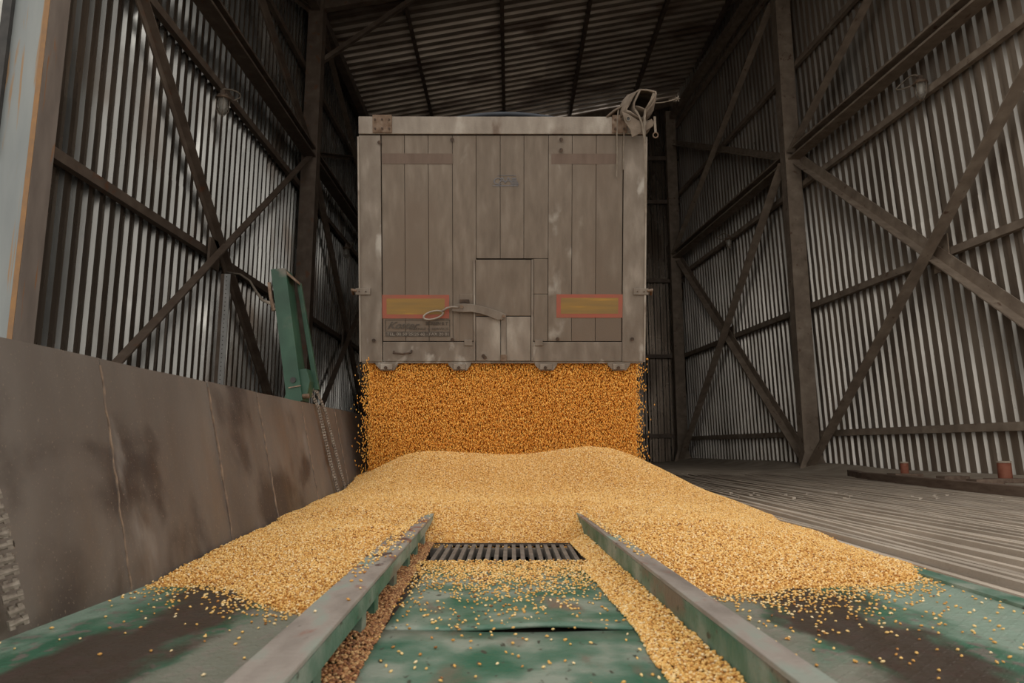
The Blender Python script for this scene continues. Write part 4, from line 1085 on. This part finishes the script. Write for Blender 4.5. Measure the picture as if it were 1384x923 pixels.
def chain(pts, w, label, pitch, loc):
    """roller chain: alternating block links across two side strands"""
    t = tag(empty('chain', loc), label, 'chain'); loc = Vector(loc)
    P_ = [Vector(p) for p in pts]
    cum = [0]
    for a_, b_ in zip(P_[:-1], P_[1:]): cum.append(cum[-1] + (b_ - a_).length)
    n = int(cum[-1] / pitch)
    lm = MB()
    lm.box((-.5, -.22, -.36), (-.22, .22, .36)).box((.22, -.22, -.36), (.5, .22, .36))
    lm.lathe([(.17, -.5), (.26, -.5), (.26, .5), (.17, .5)], (0, 0, 0), 8, 'x')
    lm2 = MB().box((-.34, -.2, -.42), (-.1, .2, .42)).box((.1, -.2, -.42), (.34, .2, .42)).lathe([(.3, -.42), (.3, .42)], (0, 0, .1), 8, 'x')
    m1, m2 = lm.mesh('link', M['chain']), lm2.mesh('link', M['chain'])
    for i in range(n + 1):
        s = i * pitch; k = 0
        while k < len(cum) - 2 and cum[k + 1] < s: k += 1
        a_, b_ = P_[k], P_[k + 1]; p = a_.lerp(b_, min(1, (s - cum[k]) / (cum[k + 1] - cum[k])))
        d = (b_ - a_).normalized()
        q = d.to_track_quat('Z', 'X')
        o = put('link', m1 if i % 2 else m2, t, p - loc); o.rotation_mode = 'QUATERNION'; o.rotation_quaternion = q
        o.scale = (w, w * .75, pitch * 1.02)
    return t
def PW(px, py, proud=.02):      # point on the leaning barrier face
    c_, s_ = math.cos(math.radians(8.78)), math.sin(math.radians(8.78)); u_ = (px - 690) / 923; v_ = (461.5 - py) / 923
    r_ = Vector((u_, c_ - v_ * s_, s_ + v_ * c_)); nrm = Vector((math.cos(lean), 0, math.sin(lean)))
    t_ = (nrm.dot(Vector((-1.33, 0, 0))) + proud - nrm.z * .5) / r_.dot(nrm)
    return Vector((0, 0, .5)) + r_ * t_
c1 = [PW(418, 512, .02) + Vector((-.1, .0, .0)), PW(424, 530, .03) + Vector((-.03, 0, .01)), PW(431, 552, .03), PW(439, 590, .028), PW(448, 630, .028), PW(458, 668, .028)]
chain(c1, .027, 'dusty chain hanging over the steel barrier, the strand on the arm side', .021, c1[-1])
c2 = [PW(421, 514, .02) + Vector((-.08, .05, .0)), PW(432, 532, .03) + Vector((-.02, 0, .01)), PW(440, 556, .03), PW(449, 592, .028), PW(459, 632, .028), PW(468, 664, .028)]
chain(c2, .025, 'dusty chain hanging over the steel barrier, the strand nearer the falling maize', .021, c2[-1])
c3 = [PW(-64, 560, .05), PW(-16, 655, .05), PW(1, 712, .05), PW(11, 765, .05), PW(20, 815, .045), PW(27, 848, .04)]
chain(c3, .045, 'thick dust-caked chain hanging down at the left edge of the view', .034, c3[-1])

pp = tag(empty('perforated_post', (-4.3, 9.92, 0)), 'bright perforated steel angle post in front of the left corrugated wall', 'post')
def D(px, py, y):
    c_, s_ = math.cos(math.radians(8.78)), math.sin(math.radians(8.78)); u_ = (px - 690) / 923; v_ = (461.5 - py) / 923
    r_ = Vector((u_, c_ - v_ * s_, s_ + v_ * c_)); t_ = y / r_.y
    return Vector((u_ * t_, y, .5 + r_.z * t_))
a_, b_ = D(309.5, 371, 10.1), D(297, 545, 10.1)
mx_ = (a_.x + b_.x) / 2
MB().box((mx_ - .045 + 4.3, .15, 0), (mx_ + .045 + 4.3, .165, a_.z)).build('flange', M['galv'], pp)
MB().box((mx_ - .10 + 4.3, .15, 0), (mx_ - .045 + 4.3, .30, a_.z)).build('flange', M['frame'], pp)
hm = MB().lathe([(.008, 0), (.008, .003)], (0, 0, 0), 8, 'y').mesh('hole', M['dark'])
for k in range(34): put('hole', hm, pp, (mx_ + 4.3 - .01, .147, .9 + k * .065))
cb = [D(306, 368, 10.3), D(325, 371, 10.2), D(338, 380, 9.5), D(347, 395, 8.5), D(355, 406, 7.4), D(363, 409, 6.3), D(372, 413, 5.25)]
tag(MB().tube(cb, .016, 6).build('cable', M['strap'], None, True), 'brown cable sagging from the perforated post to the green arm', 'cable')

# ------------------------------------------------------------------ bulkhead lamps
def lamp(loc, s, label, loopdir):
    t = tag(empty('bulkhead_lamp', loc), label, 'lamp', 'jar lamps on the wall girts')
    MB().lathe([(.03, .14), (.075, .13), (.085, .10), (.085, .07)], (0, 0, 0), 18).build('cap', M['frame'], t, True)
    MB().lathe([(.066, .07), (.068, 0), (.062, -.09), (.045, -.13), (.012, -.145)], (0, 0, 0), 18).build('glass_jar', M['glass'], t, True)
    MB().lathe([(.012, .07), (.028, .03), (.034, -.02), (.02, -.06)], (0, 0, 0), 12).build('bulb', M['white_strip'], t, True)
    MB().tube([(.088 * math.cos(a_), .088 * math.sin(a_), .085) for a_ in np.linspace(0, 2 * math.pi, 18, endpoint=False)], .011, 6, True).build('clamp_ring', M['rusty'], t, True)
    for q in range(4):
        a_ = q * math.pi / 2 + .5; MB().tube([(.084 * math.cos(a_), .084 * math.sin(a_), .08), (.08 * math.cos(a_), .08 * math.sin(a_), -.08), (.02 * math.cos(a_), .02 * math.sin(a_), -.165)], .004, 5).build('guard_wire', M['frame_dusty'], t)
    MB().box((-.03 - .15 * (1 if loopdir[0] < 0 else 0) * 0, -.03, .13), (.03, .03, .2)).build('bracket', M['frame'], t)
    pts_ = []
    for k in range(20):
        a_ = 2 * math.pi * k / 20
        pts_.append(Vector((.03 * math.sin(a_ * 2), 0, .14)) + Vector(loopdir) * (.17 + .17 * math.cos(a_)) + Vector((0, 0, .07 * math.sin(a_) + .05)))
    MB().tube(pts_, .011, 6, True).build('cable_loop', M['strap'], t, True)
    t.scale = (s, s, s)
def on_wall(px, py, y, dx=0): 
    p = D(px, py, y); return p
# distances from the wall planes
def y_left(px): return 0
def solve(px, py, xplane):
    lo_, hi_ = 2.0, 30.0
    for _ in range(50):
        m_ = (lo_ + hi_) / 2; d_ = D(px, py, m_).x - xplane(m_)
        if (d_ > 0) == (px < 690): lo_ = m_
        else: hi_ = m_
    return D(px, py, lo_)
lamp(solve(301, 142, lambda y: LX + .30), 1.15, 'jar lamp with a cable loop on the left wall, nearest the entrance', (.25, .95, .25))
lamp(solve(1245, 120, lambda y: RX(y) - .32), 1.15, 'jar lamp with a coiled cable on the right wall, nearest the entrance', (-.55, .75, -.1))
lamp(solve(468, 341, lambda y: LX + .30), 1.1, 'small distant jar lamp on the left wall just beside the trailer', (.25, .95, .25))
lamp(solve(985, 328, lambda y: RX(y) - .32), 1.1, 'small distant jar lamp on the right wall beyond the second column', (-.55, .75, .1))
